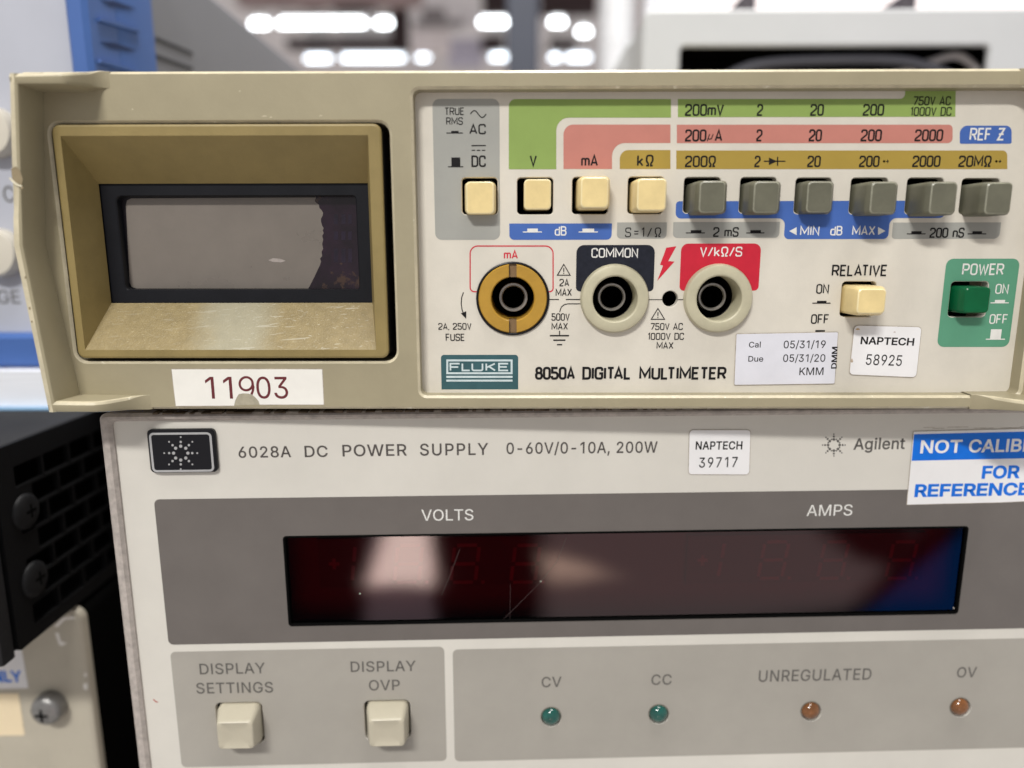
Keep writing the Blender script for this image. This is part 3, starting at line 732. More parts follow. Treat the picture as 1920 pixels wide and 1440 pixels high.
# the worn slope: its pale patch is wear with a shape of its own
def worn_nodes(m, xc, half):
    t = m.node_tree; b = t.nodes['Principled BSDF']
    src = b.inputs['Base Color'].links[0].from_socket
    tc = t.nodes.new('ShaderNodeTexCoord'); sp = t.nodes.new('ShaderNodeSeparateXYZ'); t.links.new(tc.outputs['Object'], sp.inputs[0])
    n = t.nodes.new('ShaderNodeTexNoise'); n.inputs['Scale'].default_value = 150; n.inputs['Detail'].default_value = 6
    t.links.new(tc.outputs['Object'], n.inputs['Vector'])
    d = nmath(t, 'ABSOLUTE', nmath(t, 'SUBTRACT', sp.outputs[0], xc))
    d = nmath(t, 'ADD', d, nmath(t, 'MULTIPLY', nmath(t, 'SUBTRACT', n.outputs[0], 0.5), half * 1.3))
    k = smooth(t, d, half * 1.5, half * .35)
    mx = t.nodes.new('ShaderNodeMix'); mx.data_type = 'RGBA'
    t.links.new(nmath(t, 'MULTIPLY', k, .6), mx.inputs[0]); t.links.new(src, mx.inputs[6]); mx.inputs[7].default_value = (0.37, 0.36, 0.28, 1)
    cur = mx.outputs[2]
    # fine scratches in three directions, thinning out to the left
    dens = smooth(t, sp.outputs[0], xc - .022, xc + .03)
    for rot, sc_, th, off in ((0.12, (140, 2200, 2200), 0.70, 0.0), (-0.3, (190, 3600, 3600), 0.715, .3), (0.5, (350, 3600, 3600), 0.73, .7)):
        w = t.nodes.new('ShaderNodeTexNoise'); w.inputs['Scale'].default_value = 1.0; w.inputs['Detail'].default_value = 1.0
        m_r = t.nodes.new('ShaderNodeMapping'); m_r.inputs['Rotation'].default_value = (0, rot, 0)
        mp = t.nodes.new('ShaderNodeMapping'); mp.inputs['Scale'].default_value = sc_; mp.inputs['Location'].default_value = (off, off, off)
        t.links.new(tc.outputs['Object'], m_r.inputs[0]); t.links.new(m_r.outputs[0], mp.inputs[0]); t.links.new(mp.outputs[0], w.inputs['Vector'])
        lo = nmath(t, 'SUBTRACT', w.outputs[0], nmath(t, 'MULTIPLY', dens, .035))
        k2 = smooth(t, nmath(t, 'ADD', lo, .035), th - .01, th + .05)
        lo2 = nmath(t, 'MULTIPLY', k2, nmath(t, 'MULTIPLY_ADD', dens, .26, .06))
        m2 = t.nodes.new('ShaderNodeMix'); m2.data_type = 'RGBA'
        t.links.new(lo2, m2.inputs[0]); t.links.new(cur, m2.inputs[6]); m2.inputs[7].default_value = (0.80, 0.78, 0.70, 1)
        cur = m2.outputs[2]
    t.links.new(cur, b.inputs['Base Color'])
# display: dark frame, faded film, leaked corner
mb = MB()
YL = YD + 0.0004
fi = f_rr(226, 368, 670, 543, (10, 5, 5, 10), YL)
fi2 = fi
outer_f = rr(X0 - 4e-4, Z0 - 4e-4, X1 + 4e-4, Z1 + 4e-4, 0.0008)
mb.plate(outer_f, [fi], YL, YL + 0.0022, LCDF, 0.0002)
lcdfr = mb.build('display_frame', DMM)
mb = MB()
YG = YL + 0.0018
jag = [(592, 371), (590, 377), (594, 381), (598, 384), (599, 390), (603, 394), (606, 399), (605, 404), (602, 410), (602, 416), (604, 423), (607, 428), (605, 432),
       (607, 437), (604, 442), (606, 449), (604, 458), (606, 466), (603, 472), (604, 480), (600, 485), (602, 490), (600, 497), (596, 505), (590, 518), (584, 530), (578, 541)]
gp = [(256, 541), (247, 538), (243, 530), (236, 385), (238, 376), (246, 372)] + [(594, 370)] + jag + [(574, 541)]
mb.box(fl(200, 400)[0], fl(690, 400)[0], YG + .0001, YG + .0003, fl(400, 560)[1], fl(400, 350)[1], mat('display_backing', (0.012, 0.010, 0.014), 0.4, 0.4))
mb.poly([fl(a, b, YG) for a, b in gp], YG, LCDG)
mb.poly([fl(a, b, YG) for a, b in ([(594, 366)] + jag + [(574, 546), (612, 546), (614, 520), (622, 505), (640, 500), (660, 512), (676, 500), (676, 366)])], YG, LCDP)
mb.poly([fl(a, b, YG) for a, b in [(612, 546), (614, 520), (622, 505), (640, 500), (660, 512), (676, 500), (676, 546)]], YG - 1e-5, LCDP)
for r0, r1 in ((402, 420), (434, 450), (466, 492)):          # ghost segments in the leaked corner
    for c0, c1 in ((626, 634), (640, 648), (653, 660)):
        mb.poly([fl(a, b, YG) for a, b in [(c0, r1), (c1, r1), (c1, r0), (c0, r0)]], YG - 2e-5, mat('violet_segment', (0.010, 0.004, 0.016), 0.3, 0.5, var=0.5, vscale=300))
mb.poly([fl(a, b, YG) for a, b in ((503, 488), (512, 484), (524, 485), (536, 489), (527, 492), (512, 491))], YG - 2e-5, mat('display_smudge', (0.34, 0.30, 0.28), 0.3, 0.5, var=0.3, vscale=600))
mb.build('display_film', DMM)
worn_nodes(BWORN, (fl(442, 610)[0]), 0.0062)

# front panel with button slots, jack holes and its printing
SL = [(866, 333, 933, 402), (969.6, 333, 1037.3, 402), (1072.8, 332, 1140.7, 401.5), (1177, 331.5, 1244.6, 401),
      (1282, 332.5, 1350.4, 399.5), (1387, 332.5, 1454.6, 399.5), (1490.5, 333.5, 1557.7, 400.5), (1594, 333.5, 1663, 401),
      (1699, 333.5, 1767, 401), (1801, 334.5, 1871.4, 402), (1577, 528, 1641, 594), (1780.5, 528, 1850, 594)]
JK = [(961.4, 560), (1153.4, 560.4), (1349.5, 560.2)]
mb = MB()
pl = fl(781, 400)[0] - 0.001
circ = lambda c, r, n=40: [(c[0] + r * math.cos(2 * math.pi * i / n), c[1] + r * math.sin(2 * math.pi * i / n)) for i in range(n)]
holes = [f_rr(*s, 7) for s in SL]
holes += [circ(fl(*JK[0]), 0.0067), circ(fl(*JK[1]), 0.0058), circ(fl(*JK[2]), 0.0058), circ(fl(1256.7, 560.4), 0.00148, 24)]
mb.plate(rr(pl, fl(960, 752)[1], PX1 + 0.001, fl(960, 158)[1], 0.0012), holes, 0.0, 0.0018, PANEL, 0.00012)
# black inside behind the slots
mb.box(pl + .002, PX1 - .002, 0.0125, 0.013, fl(960, 740)[1], fl(960, 175)[1], BLACK)
Y1, Y2, Y3 = -INKLIFT, -2 * INKLIFT, -3 * INKLIFT
P = lambda pts, m, y=Y1: mb.poly([fl(a, b) for a, b in pts], y, m)
def PR(x0, y0, x1, y1, r, m, y=Y1): mb.poly(f_rr(x0, y0, x1, y1, r), y, m)
def PF(pts, rad, m, y=Y1):
    q = [fl(a, b) for a, b in pts]
    mb.poly(fillet(q, [e * 1e-4 for e in rad], True, 6), y, m)
def cut_slots(outer, idx, m, y=Y1):
    """printed area with the button slots left open"""
    hs = [grow(f_rr(*SL[i], 7), 0.00012) for i in idx]
    lp = [outer] + hs
    V_, tri = tess(lp)
    mb.add([(x, y, z) for x, z in V_], tri, m)
cut_slots(f_rr(813.5, 185.5, 937, 449.7, 12), [0], GREY_P)
PF([(954, 317.3), (954, 185.8), (1258, 185.8), (1258, 220.6), (1043, 220.6), (1043, 317.3)], [0, 12, 0, 0, 22, 0], GREEN_P)
PF([(1056.5, 316.8), (1056.5, 233.6), (1257, 233.6), (1257, 268.2), (1147.5, 268.2), (1147.5, 316.8)], [0, 17, 0, 0, 22, 0], PINK_P)
PF([(1162, 316.8), (1162, 281.4), (1257, 281.4), (1257, 316.8)], [0, 15, 0, 0], YELLOW_P)
PF([(1271, 219.8), (1271, 185.8), (1697, 185.4), (1697, 160), (1792, 160), (1791, 219)], [0, 0, 8, 0, 0, 0], GREEN_P)
PF([(1269, 268.4), (1269, 233.8), (1786, 233.8), (1786, 268.4)], [0, 0, 8, 8], PINK_P)
PF([(1268, 317), (1268, 282.2), (1888.5, 282.2), (1888.5, 317)], [0, 0, 10, 0], YELLOW_P)
PF([(1799.5, 269.6), (1799.5, 235.6), (1896.6, 235.6), (1896.6, 269.6)], [3, 12, 12, 3], BLUE_P)
lb = fillet([fl(a, b) for a, b in [(1266.7, 409.3), (1266.7, 376.8), (1780, 376.8), (1771, 409.3), (1666.6, 409.3), (1666.6, 448.4), (1470.7, 448.6), (1470.7, 409.3)]],
            [e * 1e-4 for e in (10, 8, 0, 10, 12, 9, 9, 12)], True, 5)
cut_slots(lb, [4, 5, 6, 7], BLUE_P) if False else None
# slots that cross the edge of the blue band: build the band with notches cut for them
def blue_band():
    y_ = fl(1500, 376.8)[1]; yb = fl(1500, 409.3)[1]; yl = fl(1500, 448.4)[1]
    xs = []
    pts = [(fl(1266.7, 400)[0], yb), (fl(1266.7, 400)[0], y_)]
    rad = [10, 8]
    for i in (4, 5, 6, 7, 8):
        q = px_rect(fl, *SL[i]); g = 0.00012
        pts += [(q[0] - g, y_), (q[0] - g, q[1] - g), (q[2] + g, q[1] - g)]
        rad += [0, 7, 7]
        if i != 8: pts.append((q[2] + g, y_)); rad.append(0)
    q = px_rect(fl, *SL[8])
    pts += [(q[2] + 1.2e-4, y_), (fl(1772, 400)[0], y_), (fl(1772, 400)[0], yb)]
    rad += [0, 0, 10]
    pts += [(fl(1666.6, 430)[0], yb), (fl(1666.6, 430)[0], yl), (fl(1470.7, 430)[0], yl), (fl(1470.7, 430)[0], yb)]
    rad += [12, 9, 9, 12]
    mb.poly(fillet(pts, [e * 1e-4 for e in rad], True, 5), Y1, BLUE_P)
blue_band()
PR(955, 419, 1147, 449.6, (9, 9, 0, 0), BLUE_P)
PR(1156.8, 417, 1250, 447.5, (8, 8, 0, 0), GREY_P)
PR(1262, 416.2, 1461.5, 446, (8, 8, 0, 0), GREY_P)
PR(1673, 417.2, 1875, 447.8, (6, 10, 0, 0), GREY_P)
# jack surrounds
ribbon(mb, fillet([fl(a, b) for a, b in [(898, 547), (881.5, 547), (881.5, 461.3), (1037, 461.3), (1037, 547), (1024, 547)]], .0014, False, 6), 0.00011, Y1, RED_INK)
def notch(x0, y0, x1, y1, r, jk, m):
    """printed surround, left open over the jack's hole"""
    q = px_rect(fl, x0, y0, x1, y1); c = fl(*jk); rad = .00605
    a0 = math.asin((q[1] - c[1]) / rad)
    arc = [(c[0] + rad * math.cos(t), c[1] + rad * math.sin(t)) for t in [math.pi - a0 + (2 * a0 - math.pi) * k / 24 for k in range(25)]]
    o = rr(*q, tuple(e * 1e-4 for e in r)); k = 6
    mb.poly(o[:k] + arc + o[k:], Y1, m)
notch(1080.3, 459.3, 1226.7, 546.5, (8, 8, 14, 14), JK[1], DARK_P)
notch(1275.5, 456.6, 1424.6, 545, (8, 8, 13, 13), JK[2], RED_INK)
PR(1764.8, 485, 1901.5, 650.8, 13, SEA_P) if False else None
cut_slots(f_rr(1765.5, 485, 1901.8, 650.5, 13), [11], SEA_P)
PR(827.3, 665.3, 971.6, 730, (0, 0, 6, 6), TEAL_P)
P([(1249.3, 464.5), (1268, 461.7), (1253, 489.5), (1264.5, 490.5), (1232, 527), (1243.3, 498), (1237.5, 496.5)], RED_INK)
def T(s, x0, x1, yt, yb, m=INK, wt=.15, gap=.17, y=Y2):
    a, b, c = fl(x0, yb), fl(x1, yb), fl((x0 + x1) / 2, yt)
    engraved(mb, s, (a[0], (a[1] + b[1]) / 2), (b[0], (a[1] + b[1]) / 2), c[1] - (a[1] + b[1]) / 2, y, m, wt, gap)
def BAR(x0, y0, x1, y1, m=INK, y=Y2): mb.poly(rr(*px_rect(fl, x0, y0, x1, y1), 0), y, m)
def SYM(x0, x1, yl, b0, b1, yt, m=INK):            # pressed / released button symbol
    BAR(x0, yl - 1, x1, yl + .9, m); BAR(b0, yt, b1, yl - 1, m)
def LINE(pts, wpx, m=INK, y=Y2, r=0, closed=False):
    q = [fl(a, b) for a, b in pts]
    if r: q = fillet(q, r * 1e-4, closed, 6)
    ribbon(mb, q, wpx * .5e-4, y, m, closed)
T('TRUE', 834, 870.6, 201.5, 216, wt=.135); T('RMS', 836.7, 868, 220, 234.3, wt=.135)
SYM(837, 868, 249.6, 846, 860, 245.5)
LINE([(882 + 29.5 * t / 16, 214 - 6.5 * math.sin(2 * math.pi * t / 16)) for t in range(17)], 1.9)
T('AC', 880, 911, 232.5, 252); BAR(884, 272, 911, 274.2)
for k in range(3): BAR(884.5 + 9.5 * k, 281, 891 + 9.5 * k, 283)
T('DC', 884, 911, 291.5, 313.3); SYM(840, 868.6, 312.8, 846.4, 863, 295.3)
T('V', 993, 1006.6, 290.7, 312.6); T('mA', 1089.4, 1121, 290, 312); T('kq', 1194, 1225.4, 290, 312.3, gap=.25)
T('dB', 1040, 1062, 424, 441.8, WHITE_INK, .135)
SYM(980.4, 1016, 435, 988.8, 1008.4, 428.6, WHITE_INK); SYM(1085, 1121, 435, 1092, 1114, 428.6, WHITE_INK)
T('S=1/q', 1171.8, 1239.4, 426.5, 444.8, wt=.11, gap=.3)
T('200mV', 1284, 1356.5, 195, 217.6); T('2', 1418.6, 1430, 195, 217.6); T('20', 1518.5, 1543.8, 195, 217.4); T('200', 1617, 1656.6, 195, 217.2)
T('750V AC', 1710.8, 1781.5, 180.6, 197.8, wt=.135); T('1000V DC', 1706, 1783, 200.6, 217.6, wt=.135)
T('200', 1284, 1324, 242.6, 265.5); T('u', 1326, 1336.5, 248, 262, wt=.135); T('A', 1339.5, 1354, 242.6, 265.5)
T('2', 1417.4, 1428.8, 242.4, 265.3); T('20', 1515.7, 1540.2, 242.4, 265.3); T('200', 1613, 1652.2, 242.4, 265.2); T('2000', 1714, 1767, 242.4, 265)
T('REF', 1816.8, 1857, 239.8, 263.6, WHITE_INK, .135); T('Z', 1868.5, 1882, 239.8, 263.6, WHITE_INK, .135)
T('200q', 1284, 1342, 291.8, 313.5); T('2', 1414, 1425.2, 291.8, 313.5)
LINE([(1432, 302.4), (1472.5, 302.4)], 2); P([(1441.5, 295.5), (1441.5, 309.3), (1456.5, 302.4)], INK, Y3); LINE([(1457.8, 294), (1457.8, 311)], 2.2)
T('20', 1513, 1538, 291.8, 313.5); T('200', 1610, 1648, 291.8, 313.4); T('2000', 1709.7, 1762, 291.6, 313.3); T('20Mq', 1796, 1857.8, 291.6, 313.2)
for dx in (1657.6, 1868): P([(dx + 2.4 * math.cos(a * .5236), 302.6 + 2.4 * math.sin(a * .5236)) for a in range(12)], INK)
for dx in (1663.8, 1874.6): BAR(dx - 2.8, 301.9, dx + 2.8, 303.3); BAR(dx - .8, 299.6, dx + .8, 305.4, y=Y3)
T('2 mS', 1336.7, 1384.5, 425.8, 444.2); SYM(1286, 1321.6, 436.8, 1295, 1315, 431.5); SYM(1399, 1433, 436.8, 1406.8, 1426.5, 431.5)
P([(1479.5, 433.3), (1493.5, 426), (1493.5, 441)], WHITE_INK, Y2); P([(1660, 433), (1646, 425.6), (1646, 440.6)], WHITE_INK, Y2)
T('MIN', 1499.5, 1535.4, 423.6, 441.6, WHITE_INK, .135); T('dB', 1556, 1578.5, 423.6, 441.4, WHITE_INK, .135); T('MAX', 1597, 1639.8, 423.4, 441.2, WHITE_INK, .135)
T('200 nS', 1742, 1806.7, 426.8, 446); SYM(1700, 1735, 438.6, 1708.6, 1727.6, 433.5); SYM(1814, 1848.7, 438.6, 1823, 1841, 433.5)
T('mA', 944.7, 971, 469, 485.6, RED_INK, y=Y1); T('COMMON', 1108.7, 1196, 465, 483.2, WHITE_INK, .135); T('V/kq/S', 1312, 1391, 462.6, 481.2, WHITE_INK, .135)
def WARN(x0, x1, yt, yb):
    LINE([(x0 + 1, yb - 1), ((x0 + x1) / 2, yt + 1.6), (x1 - 1, yb - 1)], 1.6, closed=True)
    xm = (x0 + x1) / 2; h = yb - yt
    BAR(xm - .9, yt + h * .38, xm + .9, yt + h * .68); BAR(xm - .9, yt + h * .76, xm + .9, yt + h * .85)
WARN(1044, 1070, 494, 517); T('2A', 1049, 1067, 522.7, 536.8, wt=.13); T('MAX', 1041.7, 1072, 541, 555.2, wt=.13)
LINE([(1024, 561.5), (1048, 561.5)], 1.6); LINE([(1061, 561.5), (1096, 561.5)], 1.8)
LINE([(1049.4, 585), (1052, 576), (1058, 571), (1065, 569.6), (1096, 569.6)], 1.6, r=8)
T('500V', 1034, 1068, 587.4, 601.2, wt=.13); T('MAX', 1034, 1064.6, 605, 618.4, wt=.13)
BAR(1048.2, 620, 1050, 628); BAR(1031, 628, 1067, 630.6); BAR(1037.5, 636.5, 1060, 639); BAR(1044.3, 645, 1054, 647.4)
LINE([(1208, 561.8), (1243, 561.8)], 1.4); LINE([(1270.5, 561.8), (1292, 561.8)], 1.4)
WARN(1220, 1247, 576.6, 599.6); T('750V AC', 1219, 1279.8, 605.6, 618.8, wt=.13); T('1000V DC', 1214.4, 1282, 624, 637.2, wt=.13); T('MAX', 1230.8, 1262.2, 641, 654.2, wt=.13)
T('2A, 250V', 822, 884, 605.6, 618.2, wt=.13); T('FUSE', 835.8, 871.4, 625.5, 639.2, wt=.13)
LINE([(869, 548), (865.6, 558), (864.8, 569), (866.2, 580), (869, 588)], 1.7); P([(864.3, 587.5), (874.2, 583.5), (874, 597.5)], INK, Y3)
T('RELATIVE', 1558.7, 1662.4, 496.2, 518); T('ON', 1529.6, 1553.5, 532.4, 550.8, wt=.135); SYM(1523, 1557, 568.4, 1531.7, 1549.5, 564)
T('OFF', 1519.8, 1553.5, 589, 607.2, wt=.135); SYM(1519, 1555, 635, 1528, 1546, 618.8)
T('POWER', 1802.8, 1880.6, 494, 515.8, WHITE_INK, .135); T('ON', 1865, 1889.5, 532.3, 551, WHITE_INK, .12); SYM(1856.8, 1891, 567.8, 1865, 1884, 562.3, WHITE_INK)
T('OFF', 1853.9, 1888, 589, 607.2, WHITE_INK, .12); SYM(1848, 1884, 636, 1856.8, 1877, 617.3, WHITE_INK)
LINE([(838.7, 675.7), (959.3, 675.7), (959.3, 699.7), (838.7, 699.7)], 3.7, LOGO_INK, closed=True)
BAR(836.9, 704.6, 961, 708.4, LOGO_INK); BAR(836.9, 711.7, 961, 715.3, LOGO_INK)
for ch, x0, x1 in (('F', 843.2, 863.5), ('L', 865.6, 882.3), ('U', 884.2, 906.3), ('K', 910.4, 929.8), ('E', 934.2, 954.3)):
    T(ch, x0, x1, 680.2, 696, LOGO_INK, .19)
T('8050A', 1003, 1078, 687.6, 711.8, wt=.18); T('DIGITAL', 1091.6, 1183, 687.6, 711.8, wt=.18); T('MULTIMETER', 1198, 1361.2, 687.8, 711.8, wt=.18)
panel = mb.build('front_panel', DMM, smooth=25)

# push buttons
RIM = {'olive_grey_plastic': mat('rubbed_highlit_olive_grey', (0.25, 0.245, 0.19), 0.30, 0.5, var=0.25, vscale=500),
       'yellowed_cream_plastic': mat('rubbed_highlit_cream', (0.84, 0.72, 0.43), 0.30, 0.5, var=0.10, vscale=400)}
def keycap(cx, cz, dep, w0, h0, w1, h1, m, cxb=None, czb=None, tilt=0.0):
    mb = MB(); cxb = cx if cxb is None else cxb; czb = cz if czb is None else czb
    def lp(w_, h_, y, t, r, tl=0.0):
        x, z = cxb + (cx - cxb) * t, czb + (cz - czb) * t
        return [(a, y + tl * (b - z) / (h_ / 2), b) for a, b in rr(x - w_ / 2, z - h_ / 2, x + w_ / 2, z + h_ / 2, r, 4)]
    c = 0.00105
    A0, A1 = lp(w1 + .00034, h1 + .00034, -dep + .00016, .99, .0007, tilt), lp(w1 - .00006, h1 - .00006, -dep, 1, .0006, tilt)
    mb.stack([lp(w0, h0, 0.006, 0, .0006), lp(w0 * .975, h0 * .975, -dep + c, .9, .0008), lp(w0 * .955, h0 * .96, -dep + c * .86, .92, .0008), A0], m, True, False)
    mb.stack([A0, A1], RIM.get(m.name, m), False, False)                  # rubbed rim of the cap, paler to paint in its edge highlight
    mb.stack([A1, lp(w1 * .5, h1 * .5, -dep + .00004, 1, .0004, tilt)], m, False, True)
    return mb.build('push_button', DMM, 26)
def fcap(px, py, dep, i, m, w0=.0057, h0=.0058, w1=.0046, h1=.0052, bx=0, bz=0):
    x, z = fl(px, py, -dep); q = px_rect(fl, *SL[i])
    x = min(max(x, q[0] + w0 / 2 - .0004), q[2] - w0 / 2 + .0004)
    o = keycap(x, z, dep, w0, h0, w1, h1, m); return o
for px, py, dep, i, w1, h1 in ((900, 371, .0024, 0, .0046, .0053), (1008, 364.5, .0007, 1, .0045, .0050), (1115, 361, .0040, 2, .0045, .0049), (1222, 365, .0050, 3, .0047, .0051)):
    fcap(px, py, dep, i, CREAM_B, w1=w1, h1=h1, w0=.0051 if i == 1 else .0057, h0=.0055 if i == 1 else .0058)['label'] = 'yellowed cream push button'
for px, py, dep, i in ((1335.5, 369.5, .0060, 4), (1437, 370, .0047, 5), (1537, 369.5, .0029, 6), (1657, 371, .0056, 7), (1769, 371.5, .0062, 8), (1873, 372, .0056, 9)):
    fcap(px, py, dep, i, GREY_B, w1=.0041, h1=.0050)['label'] = 'olive grey push button'
fcap(1634.5, 565, .0052, 10, CREAM_B, w0=.0056, h0=.0054, w1=.0047, h1=.0041)['label'] = 'yellowed cream button beside RELATIVE'
fcap(1832.5, 563, .0030, 11, GREEN_B, w0=.0054, h0=.0050, w1=.0042, h1=.0043)['label'] = 'green power button'

# input jacks
def jack(px, py):
    x, z = fl(px, py, -.0012)
    mb = MB()
    mb.lathe(x, z, [(.0059, .004), (.0064, .0000), (.00635, -.0006), (.0061, -.0012), (.0056, -.0014), (.00445, -.0014), (.0042, -.00125), (.0041, -.0008), (.0041, .009)], JACK)
    j = mb.build('input_jack', DMM, 30)
    mb = MB()
    mb.lathe(x, z, [(.0027, .0055), (.0027, .0038), (.0026, .0036), (.0023, .0036), (.0021, .0038)], CONTACT)
    mb.lathe(x, z, [(.0021, .0038), (.0021, .011), (0, .011)], BLACK)
    mb.lathe(x, z, [(.00408, .0095), (.00408, .0045)], RUBBER)
    mb.lathe(x, z, [(.00405, .0094), (.0022, .0094)], BLACK)
    mb.build('socket_sleeve', j, 30)
jack(*JK[1]); jack(1348.5, 560)
x, z = fl(*JK[0])
mb = MB()
mb.lathe(x, z, [(.0066, .004), (.00685, 0), (.00685, -.0003), (.0066, -.0004), (.00645, -.0003), (.00645, .002)], RUBBER)
a = math.asin(.0007 / .0064); n = 22
for side0 in (0, 1):                                       # two halves of the ring, the driver slot between them
    base = math.pi * side0 - math.pi / 2
    prof = [(.0064, .003), (.0064, -.0004), (.00622, -.0007), (.0042, -.0007), (.00402, -.0005), (.00402, .004)]
    vs, fs = [], []
    for rad, y in prof:
        aa = math.asin(.00072 / rad)
        for k in range(n + 1):
            t = base + aa + (math.pi - 2 * aa) * k / n
            vs.append((x + rad * math.cos(t), y, z + rad * math.sin(t)))
    for i in range(len(prof) - 1):
        for k in range(n): fs.append((i * (n + 1) + k, i * (n + 1) + k + 1, (i + 1) * (n + 1) + k + 1, (i + 1) * (n + 1) + k))
    mb.add(vs, fs, GOLD)
    mb.add([vs[i * (n + 1)] for i in range(len(prof))], [range(len(prof))], GOLD)
    mb.add([vs[i * (n + 1) + n] for i in range(len(prof))], [range(len(prof))], GOLD)
for s in (1, -1):
    mb.box(x - .00074, x + .00074, .0001, .003, z + min(s * .0040, s * .0064), z + max(s * .0040, s * .0064), SLOTM)
fj = mb.build('fuse_jack', DMM, 30)
mb = MB()
mb.lathe(x, z, [(.00402, .0035), (.00402, .009)], GOLD)
mb.lathe(x + .0001, z, [(.00401, .0085), (.0028, .0085)], BLACK)
mb.lathe(x + .0001, z, [(.0028, .0060), (.0028, .0040), (.0027, .0037), (.0023, .0037), (.0021, .0039)], CONTACT)
mb.lathe(x + .0001, z, [(.0021, .0039), (.0021, .012), (0, .012)], BLACK)
mb.build('socket_sleeve', fj, 30)

# labels stuck on the multimeter
def sticker(parent, f, corners, m, y, r=2.0, thick=6e-5, n=4):
    mb = MB(); q = fillet([f(a, b, y) for a, b in corners], r * 1e-4, True, n)
    a2 = sum(q[i - 1][0] * q[i][1] - q[i][0] * q[i - 1][1] for i in range(len(q)))
    if a2 < 0: q = q[::-1]
    mb.plate(q, [], y - thick, y, m)
    ribbon(mb, grow(q, 4e-5), 9e-5, y - 6e-6, mat('gummy_label_edge', (0.40, 0.35, 0.29), 0.6, 0.2, var=0.4, vscale=500), True)
    return mb
def H(mb, f, y, s, p0, p1, yt, m, bold=0, track=0, slant=0):
    a, b = f(*p0, y), f(*p1, y)
    c = f(p0[0] + (p1[0] - p0[0]) * .02, yt, y)
    X = (Vector(b) - Vector(a)).normalized(); h = abs((Vector(c) - Vector(a)).dot(Vector((-X.y, X.x))))
    helv(mb, s, a, b, h, y, m, bold, track, slant)
ys = YB - 1e-5
mb = sticker(DMM, fl, [(322, 692.5), (604, 692.5), (607, 758.5), (487, 758.5), (485, 752), (479, 745), (473, 740), (466, 738), (456, 737.5), (448, 739), (444, 745), (441, 752), (439, 760.5), (330, 761)], PAPER, ys, 0.5)
yt = ys - 6e-5 - 1.5e-5
H(mb, fl, yt, '11', (387, 747.5), (437, 747.5), 706.5, MAROON, 2)
H(mb, fl, yt, '03', (482, 747.2), (541, 747.2), 706.5, MAROON, 2)
# the 9 is torn: ring and the start of its tail only
c9 = [fl(461.5 + 12.2 * math.cos(k * math.pi / 12), 719.5 + 12.3 * math.sin(k * math.pi / 12), yt) for k in range(24)]
ribbon(mb, c9, 0.00022, yt, MAROON, True)
ribbon(mb, [fl(a, b, yt) for a, b in [(473.2, 718), (475, 726), (474, 733), (471.5, 739.5)]], 0.00022, yt - 3e-6, MAROON)
mb.poly([fl(a, b, ys) for a, b in [(439, 760.5), (441, 752), (444, 745), (448, 739), (456, 737.5), (466, 738), (473, 740), (479, 745), (485, 752), (487, 758.5)]], ys - 1.5e-5, RESIDUE)
mb.build('number_label', DMM, 0)
yp = -4 * INKLIFT
mb = sticker(DMM, fl, [(1381, 626.5), (1571, 623), (1564.4, 719), (1377, 721.5)], PAPERB, yp)
yt = yp - 7.5e-5
for s, p0, p1, tp in (('Cal', (1404, 651.6), (1426, 651.5), 641), ('Due', (1402.9, 678), (1430.8, 678), 667.6), ('05/31/19', (1469, 653.2), (1547.6, 652.6), 638.8),
                      ('05/31/20', (1468, 678.6), (1547, 678.2), 664.6), ('KMM', (1498.5, 703.4), (1543.6, 703), 689.2)):
    H(mb, fl, yt, s, p0, p1, tp, INK, 8 if s in ('Cal', 'Due') else 5)
H(mb, fl, yt, 'DMM', (1569.3, 690.5), (1571.5, 649.5), 690.5, INK, 16) if False else None
a, b = fl(1568.6, 691, yt), fl(1570.6, 650, yt)
helv(mb, 'DMM', a, b, 0.00105, yt, INK, 22)
mb.build('calibration_label', DMM, 0)
mb = sticker(DMM, fl, [(1602.3, 610.5), (1727.5, 613.5), (1717.5, 707.3), (1592.6, 701.8)], PAPERW, yp, 7)
H(mb, fl, yt, 'NAPTECH', (1613, 645.4), (1713.2, 648.2), 631.2, INK, 22)
H(mb, fl, yt, '58925', (1622.8, 684), (1690, 686.2), 664, INK, 3)
for px, py, rx, ry, mm in ((1608, 617, 4, 1.6, (0.62, 0.42, 0.22)), (1597, 676, 2, 4, (0.50, 0.40, 0.30)), (1677, 622.5, 2.2, 1.4, (0.55, 0.48, 0.47))):
    mb.poly([fl(px + rx * (1 + .3 * math.sin(3 * a)) * math.cos(a), py + ry * math.sin(a), yp) for a in [k * .5236 for k in range(12)]], yt, mat('stain_%d' % px, mm, 0.6, 0.2, var=0.3, vscale=900))
mb.build('asset_label', DMM, 0)

# ================================================================== the power supply below it
PSU = thing('power_supply', 'warm white bench power supply with dark red display window, under the multimeter', 'power supply', AO, rot=A2W.to_euler())
def quad_rect(f, tl, tr, br, bl, y=0.0):
    a, b, c, d = f(*tl, y), f(*tr, y), f(*br, y), f(*bl, y)
    return ((a[0] + d[0]) / 2, (c[1] + d[1]) / 2, (b[0] + c[0]) / 2, (a[1] + b[1]) / 2)
az = lambda *p: sum(ag(*q)[1] for q in p) / len(p)
ax = lambda *p: sum(ag(*q)[0] for q in p) / len(p)
AXL = ax((187.5, 790), (221.5, 1080), (267, 1440)); AXI = ax((214.5, 800), (250.7, 1160), (285, 1440))
AZT = az((400, 771), (1000, 768)); AZI = az((400, 786), (1000, 783))
AXR = AXL + 0.212; AZB = -0.075
mb = MB()
mb.plate(rr(AXL, AZB, AXR, AZT, .0014), [rr(AXI, AZB + .004, AXR - (AXI - AXL), AZI, .0009)], -.0010, .0118, A_FRAME, .0006)
mb.build('front_frame', PSU, 40)
